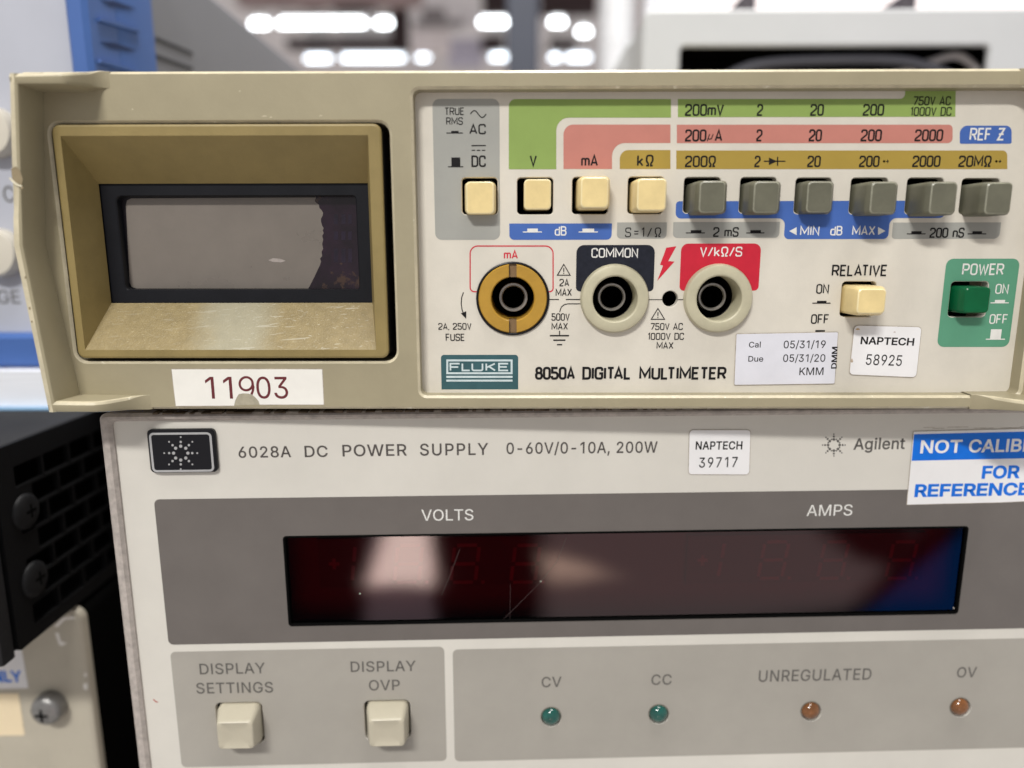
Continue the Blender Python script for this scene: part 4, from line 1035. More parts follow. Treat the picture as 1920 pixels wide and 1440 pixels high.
mb = MB(); mb.box(AXL + .0003, AXR - .0003, .0120, .36, AZB + .0005, AZT - .0005, A_FRAME, .001); mb.build('case_body', PSU)
# dust along the seam under the multimeter
mb = MB()
for k in range(70):
    px = 290 + 1560 * k / 70 + random.uniform(-8, 8); x, z = ag(px, 772, -.001)
    l = random.uniform(.0006, .003); h = random.uniform(.0001, .00035)
    mb.box(x, x + l, -.0014, .001, AZT - .0001, AZT + h, DUST)
mb.build('dust', PSU)

WQ = quad_rect(ag, (531, 1005), (1814, 989), (1796, 1149), (543, 1174))
GXL = ax((291, 950), (309, 1148)); GZT = az((300, 936.5), (991, 926.7), (1700, 918)); GZB = az((331, 1206.5), (894, 1200), (1180, 1193.6), (1900, 1177))
GXR = WQ[2] + (WQ[0] - GXL)
BT = [quad_rect(ag, (403, 1318), (493, 1316), (495, 1394), (409, 1396)), quad_rect(ag, (682.5, 1314), (770, 1312), (770, 1386), (684, 1388))]
LEDS = [(1033.5, 1346, 0), (1236, 1341, 0), (1522, 1335.5, 1), (1802.5, 1328, 1)]
mb = MB()
holes = [rr(*WQ, .0006)] + [rr(*q, .0013) for q in BT] + [circ(ag(a, b), .00212, 28) for a, b, c in LEDS]
mb.plate(rr(AXI - .001, AZB + .003, AXR - (AXI - AXL) + .001, AZI + .001, .0005), holes, 0.0, .0016, A_PANEL, .00008)
def a_print(outer, hs, m, y=Y1):
    lp = [outer] + hs
    V_, tri = tess(lp)
    mb.add([(x, y, z) for x, z in V_], tri, m)
a_print(rr(GXL, GZB, GXR, GZT, .0011), [grow(rr(*WQ, .0006), .0001)], A_DARK)
q1 = (ax((318.75, 1236), (342, 1433)), az((345, 1437), (838, 1428)), ax((833, 1235), (838, 1430)), az((330, 1220.5), (820, 1214)))
a_print(rr(*q1, .0011), [grow(rr(*q, .0013), .0001) for q in BT], A_MID)
q2 = (ax((848, 1235), (853.7, 1420)), az((870, 1428.5), (1900, 1401)), AXR - .012, az((870, 1216), (1900, 1198.5)))
a_print(rr(*q2, .0011), [grow(circ(ag(a, b), .00212, 28), .00006) for a, b, c in LEDS], A_MID)
for s, p0, p1, tp, b in (('6028A', (447.8, 858.6), (546, 857.3), 837.5, 0), ('DC', (571.6, 857.3), (614.8, 856.8), 836, 0), ('POWER', (642.5, 856), (763, 854.4), 834, 0),
                         ('SUPPLY', (787.7, 854.4), (915.4, 852.9), 832, 0), ('0-60V/0-10A, 200W', (949.6, 851.5), (1232.4, 848.8), 830, 0)):
    H(mb, ag, Y1, s, p0, p1, tp, A_INK, b + 10, 60 if 'S' in s else 30)
H(mb, ag, Y2, 'VOLTS', (790.5, 976.4), (887.6, 975.4), 955.6, WHITE_INK, 2); H(mb, ag, Y2, 'AMPS', (1512, 967.6), (1597.4, 966.4), 947, WHITE_INK, 2)
for s, p0, p1, tp in (('DISPLAY', (375, 1264.6), (497.5, 1262.4), 1244.5), ('SETTINGS', (368.8, 1300.6), (512.5, 1298.4), 1280.5), ('DISPLAY', (657.8, 1260), (779.7, 1258.2), 1240.5),
                      ('OVP', (692, 1294.8), (750, 1293.8), 1275.3), ('CV', (1015.5, 1288.8), (1052.6, 1288), 1269.4), ('CC', (1221, 1284.4), (1259, 1283.6), 1265),
                      ('UNREGULATED', (1422, 1278.6), (1633, 1274.4), 1257), ('OV', (1793.4, 1270.4), (1830, 1269.6), 1251.2)):
    H(mb, ag, Y2, s, p0, p1, tp, A_INK2, 8, 25)
def burst(px, py, f, y, m, rs, dots):
    for k in range(8):
        for r_, d in zip(rs, dots):
            cx, cy = px + r_ * math.cos(k * math.pi / 4) * 1.03, py + r_ * math.sin(k * math.pi / 4)
            mb.poly([f(cx + d * math.cos(a * .6283), cy - d * math.sin(a * .6283), y) for a in range(10)], y, m)
burst(1563.5, 834.5, ag, Y1, A_INK2, (10.5, 16, 20.5), (2.6, 2.0, 1.4))
for k in range(8):                                           # the mark's in-between inner dots
    a = (k + .5) * math.pi / 4; cx, cy = 1563.5 + 11.5 * math.cos(a), 834.5 + 11.5 * math.sin(a)
    mb.poly([ag(cx + 1.5 * math.cos(t * .6283), cy - 1.5 * math.sin(t * .6283)) for t in range(10)], Y1, A_INK2)
H(mb, ag, Y1, 'Agilent', (1600, 843.4), (1696, 842), 821.8, A_INK2, 15, 14)
# scratch of red pen
mb.poly([ag(*p) for p in ((288, 1310), (292, 1314), (297, 1316), (296, 1317.5), (291, 1316), (287, 1312))], Y1, mat('red_pen', (0.45, 0.12, 0.10), 0.6, 0.2))
mb.build('front_panel', PSU, 25)

# display window: dark red filter plate over the two digit displays
def filter_glass():
    m = bpy.data.materials.new('dark_red_filter'); m.use_nodes = True
    t = m.node_tree; t.nodes.clear()
    o = t.nodes.new('ShaderNodeOutputMaterial'); mx = t.nodes.new('ShaderNodeMixShader')
    tr = t.nodes.new('ShaderNodeBsdfTransparent'); tr.inputs[0].default_value = (0.44, 0.018, 0.075, 1)
    gl = t.nodes.new('ShaderNodeBsdfGlossy'); gl.inputs['Roughness'].default_value = 0.045
    fr = t.nodes.new('ShaderNodeFresnel'); fr.inputs[0].default_value = 1.75
    n = t.nodes.new('ShaderNodeTexNoise'); n.inputs['Scale'].default_value = 35
    tc = t.nodes.new('ShaderNodeTexCoord'); t.links.new(tc.outputs['Object'], n.inputs['Vector'])
    bp = t.nodes.new('ShaderNodeBump'); bp.inputs['Strength'].default_value = 0.05; bp.inputs['Distance'].default_value = 0.001
    t.links.new(n.outputs[0], bp.inputs['Height']); t.links.new(bp.outputs[0], gl.inputs['Normal'])
    t.links.new(fr.outputs[0], mx.inputs[0]); t.links.new(tr.outputs[0], mx.inputs[1]); t.links.new(gl.outputs[0], mx.inputs[2])
    t.links.new(mx.outputs[0], o.inputs[0]); return m
FILTER = filter_glass()
YW = .0005
mb = MB()
mb.plate(grow(rr(*WQ, .0006), .0002), [grow(rr(*WQ, .0006), -.00032)], -.0001, .0016, BLACK, .0001)
wf = mb.build('window_frame', PSU, 30)
mb = MB()
mb.add([(x, YW, z) for x, z in rr(WQ[0] + .0003, WQ[1] + .0003, WQ[2] - .0003, WQ[3] - .0003, .0004)], [range(24)], FILTER)
dw = mb.build('display_window', PSU, 0)
SCR = mat('fine_scratch', (0.085, 0.055, 0.055), 0.5, 0.4)
for pts, wd in (([(828, 1116), (845, 1075), (862, 1030)], .7), ([(940, 1165), (975, 1130), (1010, 1095), (1045, 1052), (1062, 1008)], .55), ([(956, 1168), (957, 1095)], .4)):
    mb = MB(); ribbon(mb, fillet([ag(a, b, YW) for a, b in pts], .004), wd * .5e-4, YW - 2e-5, SCR); mb.build('scratch', dw, 0)
for a, b in ((1014, 1090), (675, 1113), (1788, 1140)):
    mb = MB(); mb.poly([ag(a + 1.5 * math.cos(t), b + 1.5 * math.sin(t), YW) for t in (0, 1, 2, 3, 4, 5)], YW - 2e-5, mat('dust_speck', (0.6, 0.55, 0.5), 0.8, 0.2)); mb.build('dust_speck', dw, 0)
mb = MB(); mb.box(WQ[0] - .002, WQ[2] + .002, .0056, .0060, WQ[1] - .002, WQ[3] + .002, mat('dark_board', (0.36, 0.22, 0.26), 0.8, 0.1), 0)
mb.build('display_board', PSU)
MOD = mat('digit_housing', (0.30, 0.22, 0.24), 0.7, 0.2); SEG = mat('unlit_segment', (0.75, 0.55, 0.55), 0.5, 0.3)
def digits(xs, yc):
    mb = MB(); ym = .0045
    h = 84
    a, b = ag(xs[0] - 42, yc, ym), ag(xs[-1] + 42, yc, ym)
    mb.box(a[0], b[0], ym, .0055, a[1] - .0055, a[1] + .0055, MOD)
    for i, px in enumerate(xs):
        cx, cz = ag(px, yc, ym); W_, H_, s = .0026, .0042, .12
        seg = lambda x0, z0, x1, z1: ribbon(mb, [(cx + x0 + s * z0, cz + z0), (cx + x1 + s * z1, cz + z1)], .00036, ym - 5e-5, SEG)
        g = .0005
        if i == 0:
            seg(-W_, 0, -.0004, 0); ribbon(mb, [(cx - .0015, cz - .0012), (cx - .0015, cz + .0012)], .00034, ym - 8e-5, SEG)
            seg(W_, g, W_, H_ - g); seg(W_, -H_ + g, W_, -g); continue
        for zz in (-H_, 0, H_): seg(-W_ + g, zz, W_ - g, zz)
        for xx in (-W_, W_): seg(xx, g, xx, H_ - g); seg(xx, -H_ + g, xx, -g)
        mb.box(cx + W_ + .0008, cx + W_ + .0015, ym - 6e-5, ym - 1e-5, cz - H_ - .0004, cz - H_ + .0003, SEG)
    mb.build('digit_display', PSU, 0)
digits((640, 766, 872, 985), 1057); digits((1330, 1450, 1562, 1690), 1050)

# push buttons with dished faces
def psu_button(q, fx, fy, dep):
    mb = MB(); x, z = ag(fx, fy, -dep); cx, cz = (q[0] + q[2]) / 2, (q[1] + q[3]) / 2
    def lp(w_, h_, y, t, r):
        X, Z = cx + (x - cx) * t, cz + (z - cz) * t
        return [(a, y, b) for a, b in rr(X - w_ / 2, Z - h_ / 2, X + w_ / 2, Z + h_ / 2, r, 5)]
    wb, hb = (q[2] - q[0]) - .0008, (q[3] - q[1]) - .0006
    w1, h1 = .0072, .0063
    mb.stack([lp(wb, hb, .006, 0, .0014), lp(wb * .97, hb * .97, -.0008, .3, .0013), lp(w1 + .0003, h1 + .0003, -dep + .0006, .95, .0009), lp(w1 + .0001, h1 + .0001, -dep + .0002, 1, .0008),
              lp(w1 - .0004, h1 - .0004, -dep, 1, .0006), lp(w1 * .75, h1 * .75, -dep + .00016, 1, .0006), lp(w1 * .3, h1 * .3, -dep + .00026, 1, .0003)], A_BTN)
    mb.build('push_button', PSU, 50)
psu_button(BT[0], 441, 1379.5, .0046); psu_button(BT[1], 725, 1375, .0046)
mb = MB(); mb.box(BT[0][0] - .004, BT[1][2] + .004, .0065, .007, BT[0][1] - .004, BT[0][3] + .004, BLACK); mb.build('switch_board', PSU)
TEAL_L = mat('dark_teal_lens', (0.002, 0.075, 0.060), 0.12, 0.6, var=0.35, vscale=500, coat=0.6)
AMB_L = mat('dark_amber_lens', (0.165, 0.058, 0.012), 0.12, 0.6, var=0.35, vscale=500, coat=0.6)
for a, b, c in LEDS:
    x, z = ag(a, b, -.0006); mb = MB(); m = (TEAL_L, AMB_L)[c]
    mb.lathe(x, z, [(.00205, .002), (.00205, .0003)] + [(.00205 * math.cos(t * .157), .0003 - .0017 * math.sin(t * .157)) for t in range(1, 10)] + [(0, -.0014)], m, 32)
    o = mb.build('indicator_lamp', PSU, 50); o['label'] = ('green indicator lamp', 'amber indicator lamp')[c]
    mb = MB(); xx, zz = x, z
    mb.lathe(xx, zz, [(.00225, -.00001), (.00222, -.0001), (.0021, -.00012)], mat('lamp_rim', (0.10, 0.09, 0.07), 0.5, 0.3), 32)
    mb.build('lamp_rim', o, 50)
# badge
mb = MB(); bq = quad_rect(ag, (276, 806), (403, 804), (407, 885), (281, 887), -.0008)
mb.plate(rr(*bq, .0009), [], -.0010, 0.0, RUBBER, .0003)
iq = quad_rect(ag, (280, 812), (397, 810), (401, 883.5), (285, 886), -.001)
ribbon(mb, rr(iq[0] + .0002, iq[1] + .0002, iq[2] - .0002, iq[3] - .0002, .0007), .00021, -.00103, SILVER, True)
burst(339, 849.5, lambda a, b, y: ag(a, b, -.001), -.00104, SILVER, (13, 21, 30), (3.1, 2.3, 1.7))
mb.build('logo_badge', PSU, 30)
yp = -3 * INKLIFT; yt = yp - 7.5e-5
mb = sticker(PSU, ag, [(1293, 806.5), (1407, 806.3), (1404.5, 889.5), (1291, 889)], PAPERW, yp, 7)
H(mb, ag, yt, 'NAPTECH', (1304, 843.2), (1391.5, 842.8), 827.6, INK, 18, 20); H(mb, ag, yt, '39717', (1310.5, 877), (1382.5, 875.5), 858, INK, 6, 60)
mb.build('asset_label', PSU, 0)
mb = sticker(PSU, ag, [(1713, 809.3), (2050, 801), (2046, 934), (1880, 941.5), (1700.5, 946)], PAPERW, yp, 1)
mb.poly([ag(a, b, yp) for a, b in [(1713.5, 814), (2046, 806), (2042, 856.5), (1709, 863.8)]], yt, BLUE_L)
H(mb, ag, yt - INKLIFT, 'NOT', (1725, 850.2), (1802.5, 848.8), 825.8, PAPERW, 18); H(mb, ag, yt - INKLIFT, 'CALIBRATED', (1815.5, 848.6), (2028, 845), 824.2, PAPERW, 18)
H(mb, ag, yt, 'FOR', (1840, 898), (1910.6, 896.8), 873.4, BLUE_L, 30); H(mb, ag, yt, 'REFERENCE', (1714, 932.2), (1928.5, 928.6), 908, BLUE_L, 30); H(mb, ag, yt, 'ONLY', (1940, 928.4), (2030, 926.8), 904, BLUE_L, 30)
for k in range(9):
    x, z = ag(1725 + 24 * k + random.uniform(-6, 6), 803 + random.uniform(-2, 1)); mb.add([(x, Y1, z), (x + .0026, Y1, z + .00004), (x + .0024, Y1, z + .00014), (x + .0001, Y1, z + .00012)], [(0, 1, 2, 3)], mat('glue_grime', (0.45, 0.40, 0.35), 0.7, 0.2, var=0.3, vscale=900))
mb.build('reference_label', PSU, 0)

# ================================================================== what stands to the left
def atX(px, py, X):
    d = ray(px, py); t = (X - CAM.x) / d.x; return CAM + d * t
RY = 0.011
c0 = at(38, 1229, RY); RX, RZB = c0.x, (c0.z + atX(135, 1135, c0.x).z) / 2
RZT = (atX(140, 781, RX).z + atX(60, 823, RX).z) / 2
BKM = mat('black_painted_steel', (0.011, 0.011, 0.0125), 0.5, 0.3, var=0.25, vscale=500, bump=0.35, bscale=2200, speck=((0.16, 0.16, 0.17), 0.70, 1500))
BKS = mat('black_side_steel', (0.004, 0.004, 0.0045), 0.6, 0.12, var=0.25, vscale=500, bump=0.2, bscale=1800)
RACK = thing('rack_unit', 'low black metal unit with perforated side and dusty top, left of the power supply', 'rack unit', (RX - .1, RY + .1, RZB))
def remap(mb0, fn):
    mb0.v = [fn(p) for p in mb0.v]; return mb0
mb = MB()
bricks = []
zr = RZT - .0052; row = 0
while zr - .0046 > RZB + .0035:
    y = RY + .0058 + (.0050 if row % 2 else 0)
    while y < RY + .16:
        bricks.append(rr(y, zr - .0049, y + .0093, zr, .0003, 2)); y += .0100
    zr -= .0055; row += 1
mb.plate(rr(RY, RZB, RY + .22, RZT, .0008), bricks, -RX, -RX + .0012, BKS, 0.0)
remap(mb, lambda p: (-p[1], p[0], p[2]))
mb.build('side_panel', RACK, 30)
mb = MB()
mb.box(RX - .30, RX - .0013, RY, RY + .22, RZT - .0012, RZT, BKM, .0005)
mb.box(RX - .30, RX - .0013, RY, RY + .22, RZB, RZB + .0012, BKM)
mb.box(RX - .30, RX - .02, RY + .01, RY + .21, RZB + .0013, RZT - .0013, BLACK)
mb.build('housing', RACK, 30)
mb = MB(); mb.box(RX - .30, RX - .0006, RY - .0045, RY - .0002, RZB - .0012, RZT + .0004, BKM, .0006); mb.build('front_plate', RACK, 30)
SCRW = mat('dark_screw_metal', (0.012, 0.012, 0.013), 0.5, 0.2, metal=0.3, var=0.2, vscale=600, bump=0.2)
def cross(mb, cx, cz, y, s, m):
    t = s * .2
    mb.poly([(cx - s, cz - t), (cx - t, cz - t), (cx - t, cz - s), (cx + t, cz - s), (cx + t, cz - t), (cx + s, cz - t), (cx + s, cz + t), (cx + t, cz + t), (cx + t, cz + s), (cx - t, cz + s), (cx - t, cz + t), (cx - s, cz + t)], y, m)
for px, py in ((47, 959), (64, 1085)):
    p = atX(px, py, RX); mb = MB()
    mb.lathe(p.y, p.z, [(.0042, -RX), (.0041, -RX - .0004), (.0034, -RX - .0010), (.002, -RX - .0012), (0, -RX - .00122)], SCRW, 28)
    cross(mb, p.y + .0004, p.z, -RX - .00125, .0016, BLACK)
    remap(mb, lambda q: (-q[1], q[0], q[2])); mb.build('screw', RACK, 40)

# beige metal instrument under it
BY = atX(140, 1142, RX).y
BX = (at(155, 1180, BY).x + at(190, 1440, BY).x) / 2
BEI = mat('beige_painted_steel', (0.47, 0.43, 0.35), 0.45, 0.4, var=0.08, vscale=60, bump=0.1, bscale=1800, speck=((0.36, 0.33, 0.26), 0.72, 260))
BENZ = A2W @ Vector((0, 0, AZB)) + AO
BZ = BENZ.z
BINS = thing('bench_instrument', 'beige metal instrument with a cross-head screw and peeling stickers, under the black unit', 'instrument', (BX - .1, BY + .1, BZ))
mb = MB()
lpB = lambda i, y: [(x, y, z) for x, z in rr(BX - .30 + i, BZ + i, BX - i, RZB - .0006 - i, (.001, .001, .0030, .001), 6)]
mb.stack([lpB(.0012, BY), lpB(.0004, BY + .0004), lpB(0, BY + .0014), lpB(0, BY + .0022)], BEI)
mb.stack([lpB(.0005, BY + .0023), lpB(.0005, BY + .25)], BLACK)
CHIP = mat('bare_chipped_paint', (0.85, 0.82, 0.78), 0.4, 0.5)
yb = BY - 2e-5
for pts in ([(103, 1187), (110, 1186), (114, 1202), (126, 1206), (116, 1211), (111, 1209)], [(102, 1174), (118, 1158), (137, 1156), (142, 1160), (122, 1162), (108, 1176)],
            [(158, 1262), (162, 1262), (163, 1268), (158, 1269)], [(156, 1282), (164, 1281), (164, 1294), (157, 1292)]):
    mb.poly([(at(a, b, BY).x, at(a, b, BY).z) for a, b in pts], yb, CHIP)
mb.build('housing', BINS, 40)
bf = lambda a, b, y=BY: (at(a, b, y).x, at(a, b, y).z)
mb = sticker(BINS, lambda a, b, y: bf(a, b, y), [(-120, 1205), (40, 1212), (53.5, 1290), (-110, 1294)], PAPERW, BY, 1)
H(mb, lambda a, b, y: bf(a, b, y), BY - 9e-5, 'ONLY', (-33, 1279.5), (41.5, 1279), 1258, BLUE_L, 30)
mb.build('reference_label', BINS, 0)
mb = sticker(BINS, lambda a, b, y: bf(a, b, y), [(-60, 1300), (35, 1300), (46.5, 1378.5), (-50, 1380)], mat('cream_label_paper', (0.84, 0.70, 0.48), 0.5, 0.3, var=0.03), BY, 1)
mb.build('blank_label', BINS, 0)
p = at(80, 1339, BY - .004); mb = MB()
mb.lathe(p.x, p.z, [(.0040, BY), (.0040, BY - .0025), (.0036, BY - .0033), (.0026, BY - .0038), (.0012, BY - .0040), (0, BY - .00402)], STEEL if False else mat('dull_screw_steel', (0.26, 0.255, 0.25), 0.38, 0.5, metal=0.6, var=0.25, vscale=500, bump=0.25), 32)
cross(mb, p.x - .0004, p.z - .0006, BY - .0041, .0017, BLACK); mb.build('screw', BINS, 40)

# pale instrument with blue guards, standing on a stack of paper
SY = 0.056
SX = at(166, 66, SY).x
SZB = at(30, 690, SY).z
SCP = thing('lab_instrument', 'pale grey instrument with blue corner guard and round buttons, left behind the multimeter', 'instrument', (SX - .12, SY + .1, SZB))
BLU = mat('blue_rubber_guard', (0.055, 0.125, 0.36), 0.5, 0.35, var=0.06, vscale=60)
SGR = mat('grey_instrument_side', (0.185, 0.188, 0.21), 0.5, 0.4, var=0.05, vscale=30)
SFR = mat('pale_instrument_front', (0.45, 0.465, 0.53), 0.5, 0.4, var=0.04, vscale=30)
BTNW = mat('beige_round_button', (0.60, 0.56, 0.48), 0.45, 0.4, var=0.04)
SZT = (atX(400, 0, SX).z + atX(562, 128, SX).z) / 2
sy1 = atX(291, 66, SX).y
fx = at(124, 66, SY).x; bz = at(30, 626, SY).z
mb = MB()
mb.plate(rr(SX - .30, SZB, SX, SZT, .004), [rr(SX - .29, bz, fx, SZT - .008, .002)], SY, SY + .014, BLU, .0012)
mb.box(SX - .012, SX, SY + .0142, sy1, SZB, SZT, BLU, .0008)
mb.box(SX - .30, SX - .0122, SY + .0142, sy1, SZT - .004, SZT, BLU, .0008)
mb.build('corner_guard', SCP, 40)
mb = MB()
GRV = mat('blue_guard_groove', (0.02, 0.04, 0.12), 0.6, 0.2)
for py in (8, 86):                                           # finger grips moulded into the guard
    pts = [atX(x_, y_, SX) for x_, y_ in ((185, py - 8), (215, py - 6), (255, py + 9), (240, py + 10), (205, py + 4))]
    mb.add([(SX + 2e-4, q.y, q.z) for q in pts], [range(5)], GRV)
    pts = [atX(x_, y_, SX) for x_, y_ in ((182, py + 26), (215, py + 33), (258, py + 49), (258, py + 53), (212, py + 40), (182, py + 31))]
    loop = lambda dx: [(SX + dx, q.y, q.z) for q in pts]
    mb.stack([loop(0), loop(.0010)], BLU)
mb.build('finger_grip', SCP, 30)
mb = MB(); mb.box(SX - .295, SX - .0015, sy1 + .0002, sy1 + .26, SZB + .001, SZT + .0022, SGR, .0025)
mb.build('housing', SCP, 40)
mb = MB()
for py0, py1 in ((68, 98), (101, 126)):
    a, b = atX(299, py0, SX), atX(368, py1, SX)
    mb.add([(SX - .0012, a.y, a.z), (SX - .0012, b.y, b.z), (SX - .0012, b.y, b.z - .0013), (SX - .0012, a.y, a.z - .0013)], [(0, 1, 2, 3)], mat('dark_vent_gap', (0.05, 0.05, 0.055), 0.7, 0.2))
mb.build('vent_slot', SCP, 0)
mb = MB(); mb.box(SX - .292, fx + .0005, SY + .004, SY + .013, bz - .001, SZT - .007, SFR)
yf = SY + .004
H(mb, lambda a, b, y: (at(a, b, y).x, at(a, b, y).z), yf - 5e-5, 'VOLTAGE', (-118, 570), (39, 569), 545, A_INK2, 6)
H(mb, lambda a, b, y: (at(a, b, y).x, at(a, b, y).z), yf - 5e-5, 'C', (8, 379), (29, 379), 349, A_INK2, 6)
mb.build('front_panel', SCP, 30)
for px, py in ((-26, 245), (-16, 474)):
    p = at(px, py, yf - .004); mb = MB()
    mb.lathe(p.x, p.z, [(.0064, yf), (.0063, yf - .003), (.0058, yf - .004), (.003, yf - .0042), (0, yf - .0042)], BTNW, 32); mb.build('round_button', SCP, 40)
mb = MB(); PX_ = SX + .03
PPR = mat('white_paper_edge', (0.78, 0.79, 0.84), 0.7, 0.2, var=0.08, vscale=40, stretch=(1, 1, 40))
mb.box(SX - .30, PX_, SY - .004, SY + .21, RZT + .0007, SZB - .0002, PPR)
mb.box(SX - .30, PX_ + .002, SY - .006, SY + .21, RZT + .0001, RZT + .0006, mat('blue_folder_card', (0.25, 0.42, 0.62), 0.6, 0.3))
tag(mb.build('paper_stack', None, 30), 'stack of white paper on a blue folder, under the pale instrument', 'paper')

# ================================================================== behind
zc = CAM.z
# white cabinet at the right with a dark opening
KY = 0.16
k0, k1 = at(1206, 60, KY), at(1276, 87, KY)
kz = at(1600, 16, KY).z; kr = at(1855, 100, KY).x
CAB = thing('bench_cabinet', 'off-white metal cabinet with a dark open slot, behind the multimeter at the right', 'cabinet', (k0.x + .15, KY + .1, BZ))
OFFW = mat('off_white_metal', (0.57, 0.58, 0.595), 0.45, 0.4, var=0.03, vscale=20)
mb = MB()
mb.plate(rr(k0.x, BZ, k0.x + .345, kz, .003), [rr(k1.x, k1.z - .05, kr, k1.z, .002)], KY, KY + .0022, OFFW, .0008)
mb.box(k0.x, k0.x + .345, KY + .0402, KY + .25, BZ, kz, OFFW, .002)
for x_ in (k0.x + .0005, k0.x + .343): mb.box(x_, x_ + .0012, KY + .0023, KY + .0401, BZ, kz - .003, OFFW)
mb.box(k0.x + .003, k0.x + .342, KY + .0023, KY + .0401, kz - .0009, kz - .0001, OFFW)
mb.build('housing', CAB, 40)
mb = MB(); mb.box(k1.x - .002, kr + .002, KY + .0385, KY + .0400, k1.z - .052, k1.z + .002, BLACK)  # black boxes added to block stray light and keep the slot dark
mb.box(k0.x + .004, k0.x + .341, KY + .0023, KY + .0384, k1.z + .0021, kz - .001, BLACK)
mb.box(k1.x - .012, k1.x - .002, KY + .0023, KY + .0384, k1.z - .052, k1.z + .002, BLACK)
mb.box(kr + .002, kr + .012, KY + .0023, KY + .0384, k1.z - .052, k1.z + .002, BLACK); mb.build('slot_light_block', CAB)
DKM = mat('dark_bracket', (0.07, 0.06, 0.07), 0.5, 0.4)
for px in (1392, 1684):
    p = at(px, 6, KY + .03); mb = MB(); mb.box(p.x - .0028, p.x + .0028, KY + .02, KY + .04, kz - .0002, kz + .012, DKM, .001); mb.build('bracket', CAB)
CBK = mat('black_cable_rubber', (0.02, 0.02, 0.025), 0.4, 0.5); CGR = mat('grey_cable_rubber', (0.07, 0.07, 0.085), 0.4, 0.5)
def cable(name, pts, r, m, label, y=KY + .006, grp=None):
    mb = MB(); P_ = [at(a, b, y + (dy if dy else 0)) for a, b, dy in pts]
    q = []
    for i in range(len(P_) - 1):
        p0, p1, p2, p3 = P_[max(i - 1, 0)], P_[i], P_[i + 1], P_[min(i + 2, len(P_) - 1)]
        for k in range(8):
            t = k / 8
            q.append(.5 * ((2 * p1) + (p2 - p0) * t + (2 * p0 - 5 * p1 + 4 * p2 - p3) * t * t + (3 * p1 - p0 - 3 * p2 + p3) * t ** 3))
    q.append(P_[-1]); mb.tube(q, r, m, 12)
    tag(mb.build(name, None, 60), label, 'cable', grp)
cable('cable', [(1350, 150, 0), (1420, 122, 0), (1560, 112, 0), (1700, 116, 0), (1800, 150, 0)], .0020, CGR, 'thin grey cable looping in the cabinet slot')
cable('cable', [(1500, 150, .004), (1640, 150, .004), (1740, 118, .004), (1800, 106, .004), (1850, 150, .004)], .0016, mat('pale_cable', (0.6, 0.57, 0.58), .4, .5), 'pale cable crossing the right end of the cabinet slot')
cable('cable', [(1222, -60, .12), (1222, 10, .12), (1214, 60, .12), (1190, 110, .12), (1165, 170, .12)], .0042, mat('white_cable_sleeve', (0.75, 0.75, 0.80), .4, .5), 'white cable hanging beside the off-white cabinet')
# white conduit and steel post
p = at(1155, 60, 0.45); mb = MB(); mb.tube([(p.x, .45, BZ), (p.x, .45, zc + .45)], .013, mat('white_conduit', (0.72, 0.72, 0.74), .4, .4), 24)
tag(mb.build('conduit', None, 60), 'white vertical conduit between the dark post and the hanging cable', 'pipe')
p = at(980, 60, 0.9); mb = MB(); mb.box(p.x - .022, p.x + .022, .9, .94, BZ, zc + 1.2, mat('blue_grey_steel', (0.05, 0.056, 0.08), .5, .4, var=.08, vscale=10), .003)
tag(mb.build('steel_post', None, 30), 'dark blue-grey upright steel post out of focus behind the multimeter', 'post')
# ceiling with tube lights, beams and ducts, far away
CEZ = zc + 2.0
mb = MB(); mb.box(-5, 5, 3.0, 11.0, CEZ + .05, CEZ + .1, mat('pale_ceiling', (0.80, 0.76, 0.78), .8, .2, var=.15, vscale=1.5))
structure(mb.build('ceiling'))
mb = MB(); mb.box(-6, 6, 11.0, 11.1, BZ - 1, CEZ + .1, mat('pale_wall', (0.55, 0.53, 0.55), .8, .2, var=.1, vscale=1))
structure(mb.build('wall'))
TUBE = mat('lit_tube', (0.9, 0.9, 0.9), .4, .3, var=0, emit=((0.92, 0.97, 1.0), 14.0))
TUBE2 = mat('lit_tube_cool', (0.9, 0.9, 0.9), .4, .3, var=0, emit=((0.82, 0.91, 1.0), 6.5))
HOUS = mat('white_lamp_housing', (0.7, 0.7, 0.7), .5, .3)
YA = CAM.y + (CEZ - .1 - zc) / ((464 - 45) / FPX); YB2 = CAM.y + (CEZ - .1 - zc) / ((464 - 108) / FPX)
def lamp(x0, x1, py, Y, m, label):
    a, b = at(x0 + 15, py, Y), at(x1 - 15, py, Y)
    t = thing('ceiling_light', label, 'ceiling light', ((a.x + b.x) / 2, Y, a.z), 'tube lights on the far ceiling')
    mb = MB(); mb.tube([(a.x, Y, a.z), (b.x, Y, a.z)], .016, m, 12); mb.build('tube', t, 60)
    mb = MB(); mb.box(a.x, b.x, Y - .03, Y + .03, a.z + .03, CEZ + .049, HOUS); mb.build('housing', t, 30)
lamp(458, 517, 45, YA, TUBE, 'short lit tube at the left end of the upper row')
lamp(510, 698, 44, YA, TUBE, 'long lit tube of the upper row, left of the post')
lamp(692, 757, 44, YA, TUBE, 'short lit tube at the right end of the long upper tube')
lamp(886, 967, 42, YA, TUBE, 'lit tube of the upper row just left of the dark post')
lamp(1018, 1072, 42, YA, TUBE, 'round lit tube of the upper row just right of the dark post')
lamp(1070, 1119, 60, YA + .15, TUBE, 'small round lit tube beside the white conduit, slightly lower')
lamp(560, 634, 110, YB2, TUBE2, 'short lit tube at the left end of the lower row')
lamp(628, 772, 109, YB2, TUBE2, 'long dim tube of the lower row, left of the post')
lamp(768, 818, 108, YB2, TUBE2, 'short tube closing the long lower tube at its right')
lamp(906, 968, 107, YB2, TUBE2, 'tube of the lower row just left of the dark post')
lamp(1018, 1064, 108, YB2, TUBE2, 'tube of the lower row just right of the dark post')
lamp(1050, 1120, 108, YB2, TUBE2, 'tube of the lower row beside the white conduit')
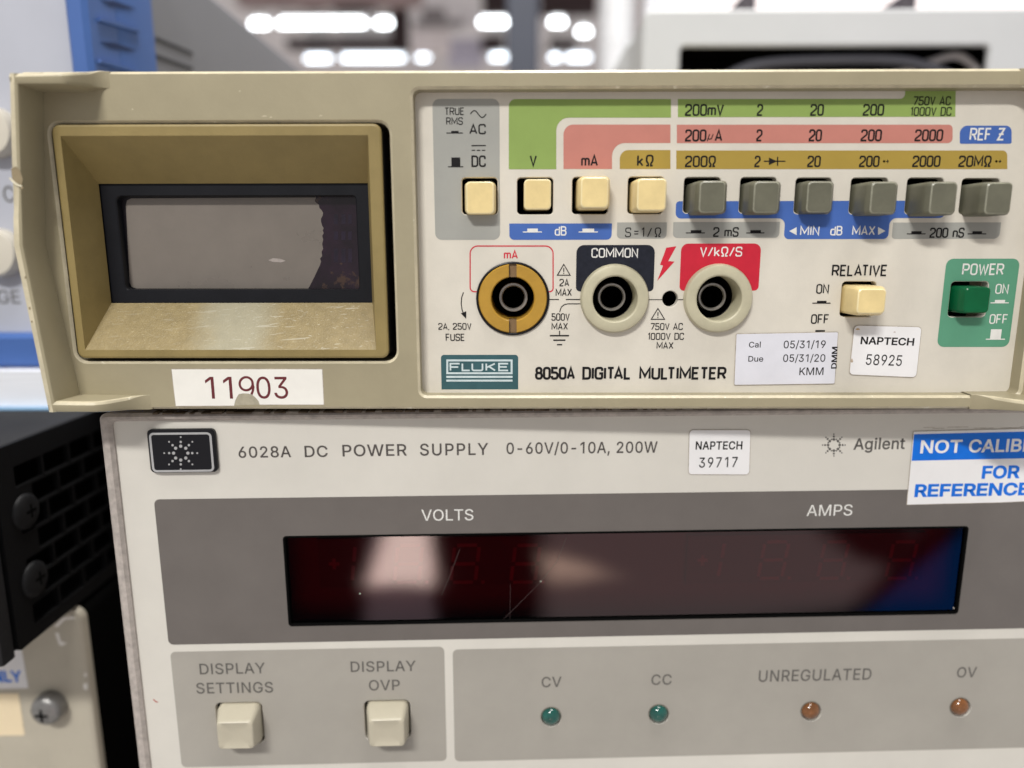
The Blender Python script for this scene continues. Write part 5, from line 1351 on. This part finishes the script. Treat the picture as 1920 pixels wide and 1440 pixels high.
t = thing('ceiling_light', 'added glowing panel for the bright area above the off-white cabinet', 'ceiling light', (2.4, 5.2, CEZ), 'added glowing panels')
a, b = at(1235, 9, 5.6), at(2100, 9, 5.6)
mb = MB(); mb.box(a.x, b.x, 4.9, 5.75, a.z - .02, CEZ + .049, mat('added_glow', (0.9, 0.85, 0.85), .5, .3, var=0, emit=((1.0, 0.90, 0.89), 1.05))); mb.build('glow_slab', t, 0)  # glowing box added to make the area above the cabinet bright
DBR = mat('dark_brown_beam', (0.045, 0.030, 0.032), .7, .2, var=.3, vscale=3)
def beam(x0, x1, y0, y1, label, Y=8.0, m=DBR, name='ceiling_beam', cat='beam'):
    Y = CAM.y + (CEZ + .03 - zc) / ((464 - y0) / FPX)            # hangs just under the ceiling
    a, b = at(x0, y0, Y), at(x1, y1, Y)
    mb = MB(); mb.box(a.x, b.x, Y, Y + .12, b.z, a.z, m, .01); tag(mb.build(name, None, 30), label, cat)
beam(535, 735, 70, 88, 'dark brown beam between the two rows of tube lights', 8.6)
beam(730, 765, -10, 92, 'dark upright hanger at the right end of the tube lights', 8.8)
beam(560, 600, -20, 12, 'small dark box above the left tubes', 8.8, DBR, 'ceiling_box', 'box')
beam(905, 952, -20, 20, 'dark box above the tube left of the post', 8.8, DBR, 'ceiling_box', 'box')
beam(903, 945, 66, 92, 'dark brown block between the tubes left of the post', 8.8, DBR, 'ceiling_box', 'box')
beam(1012, 1120, -25, 22, 'dark box above the tubes right of the post', 8.8, DBR, 'ceiling_box', 'box')
beam(1030, 1080, 72, 90, 'dark block between the two tubes right of the post', 8.8, DBR, 'ceiling_box', 'box')
beam(775, 870, 36, 46, 'thin grey pipe across the pale ceiling', 8.8, mat('grey_pipe', (0.25, 0.23, 0.24), .6, .3), 'ceiling_pipe', 'pipe')
beam(790, 835, 14, 34, 'grey junction box above the thin ceiling pipe', 8.8, mat('grey_pipe', (0.25, 0.23, 0.24), .6, .3), 'ceiling_box', 'box')
PNK = mat('pinkish_duct', (0.34, 0.26, 0.26), .7, .2, var=.2, vscale=3)
beam(440, 790, -34, 6, 'wide dull pink duct along the ceiling above the left tubes', 8, PNK, 'ceiling_duct', 'duct')
beam(620, 700, -30, 14, 'dark hanger plate in front of the dull pink duct', 8, DBR, 'ceiling_box', 'box')
beam(838, 905, 72, 122, 'pale lavender panel hanging between the lower tubes', 8, mat('lavender_panel', (0.52, 0.50, 0.60), .7, .2, var=.1, vscale=4), 'hanging_panel', 'panel')
beam(770, 842, 52, 98, 'pale pink board hanging right of the long upper tube', 8, mat('pale_pink_board', (0.75, 0.68, 0.68), .7, .2, var=.1, vscale=4), 'hanging_panel', 'panel')
# bench everything stands on
mb = MB(); mb.box(-.8, .8, -.05, .75, BZ - .03, BZ - .0002, mat('grey_bench_laminate', (0.30, 0.29, 0.28), .5, .4, var=.08, vscale=40), .002)
structure(mb.build('bench_top'))
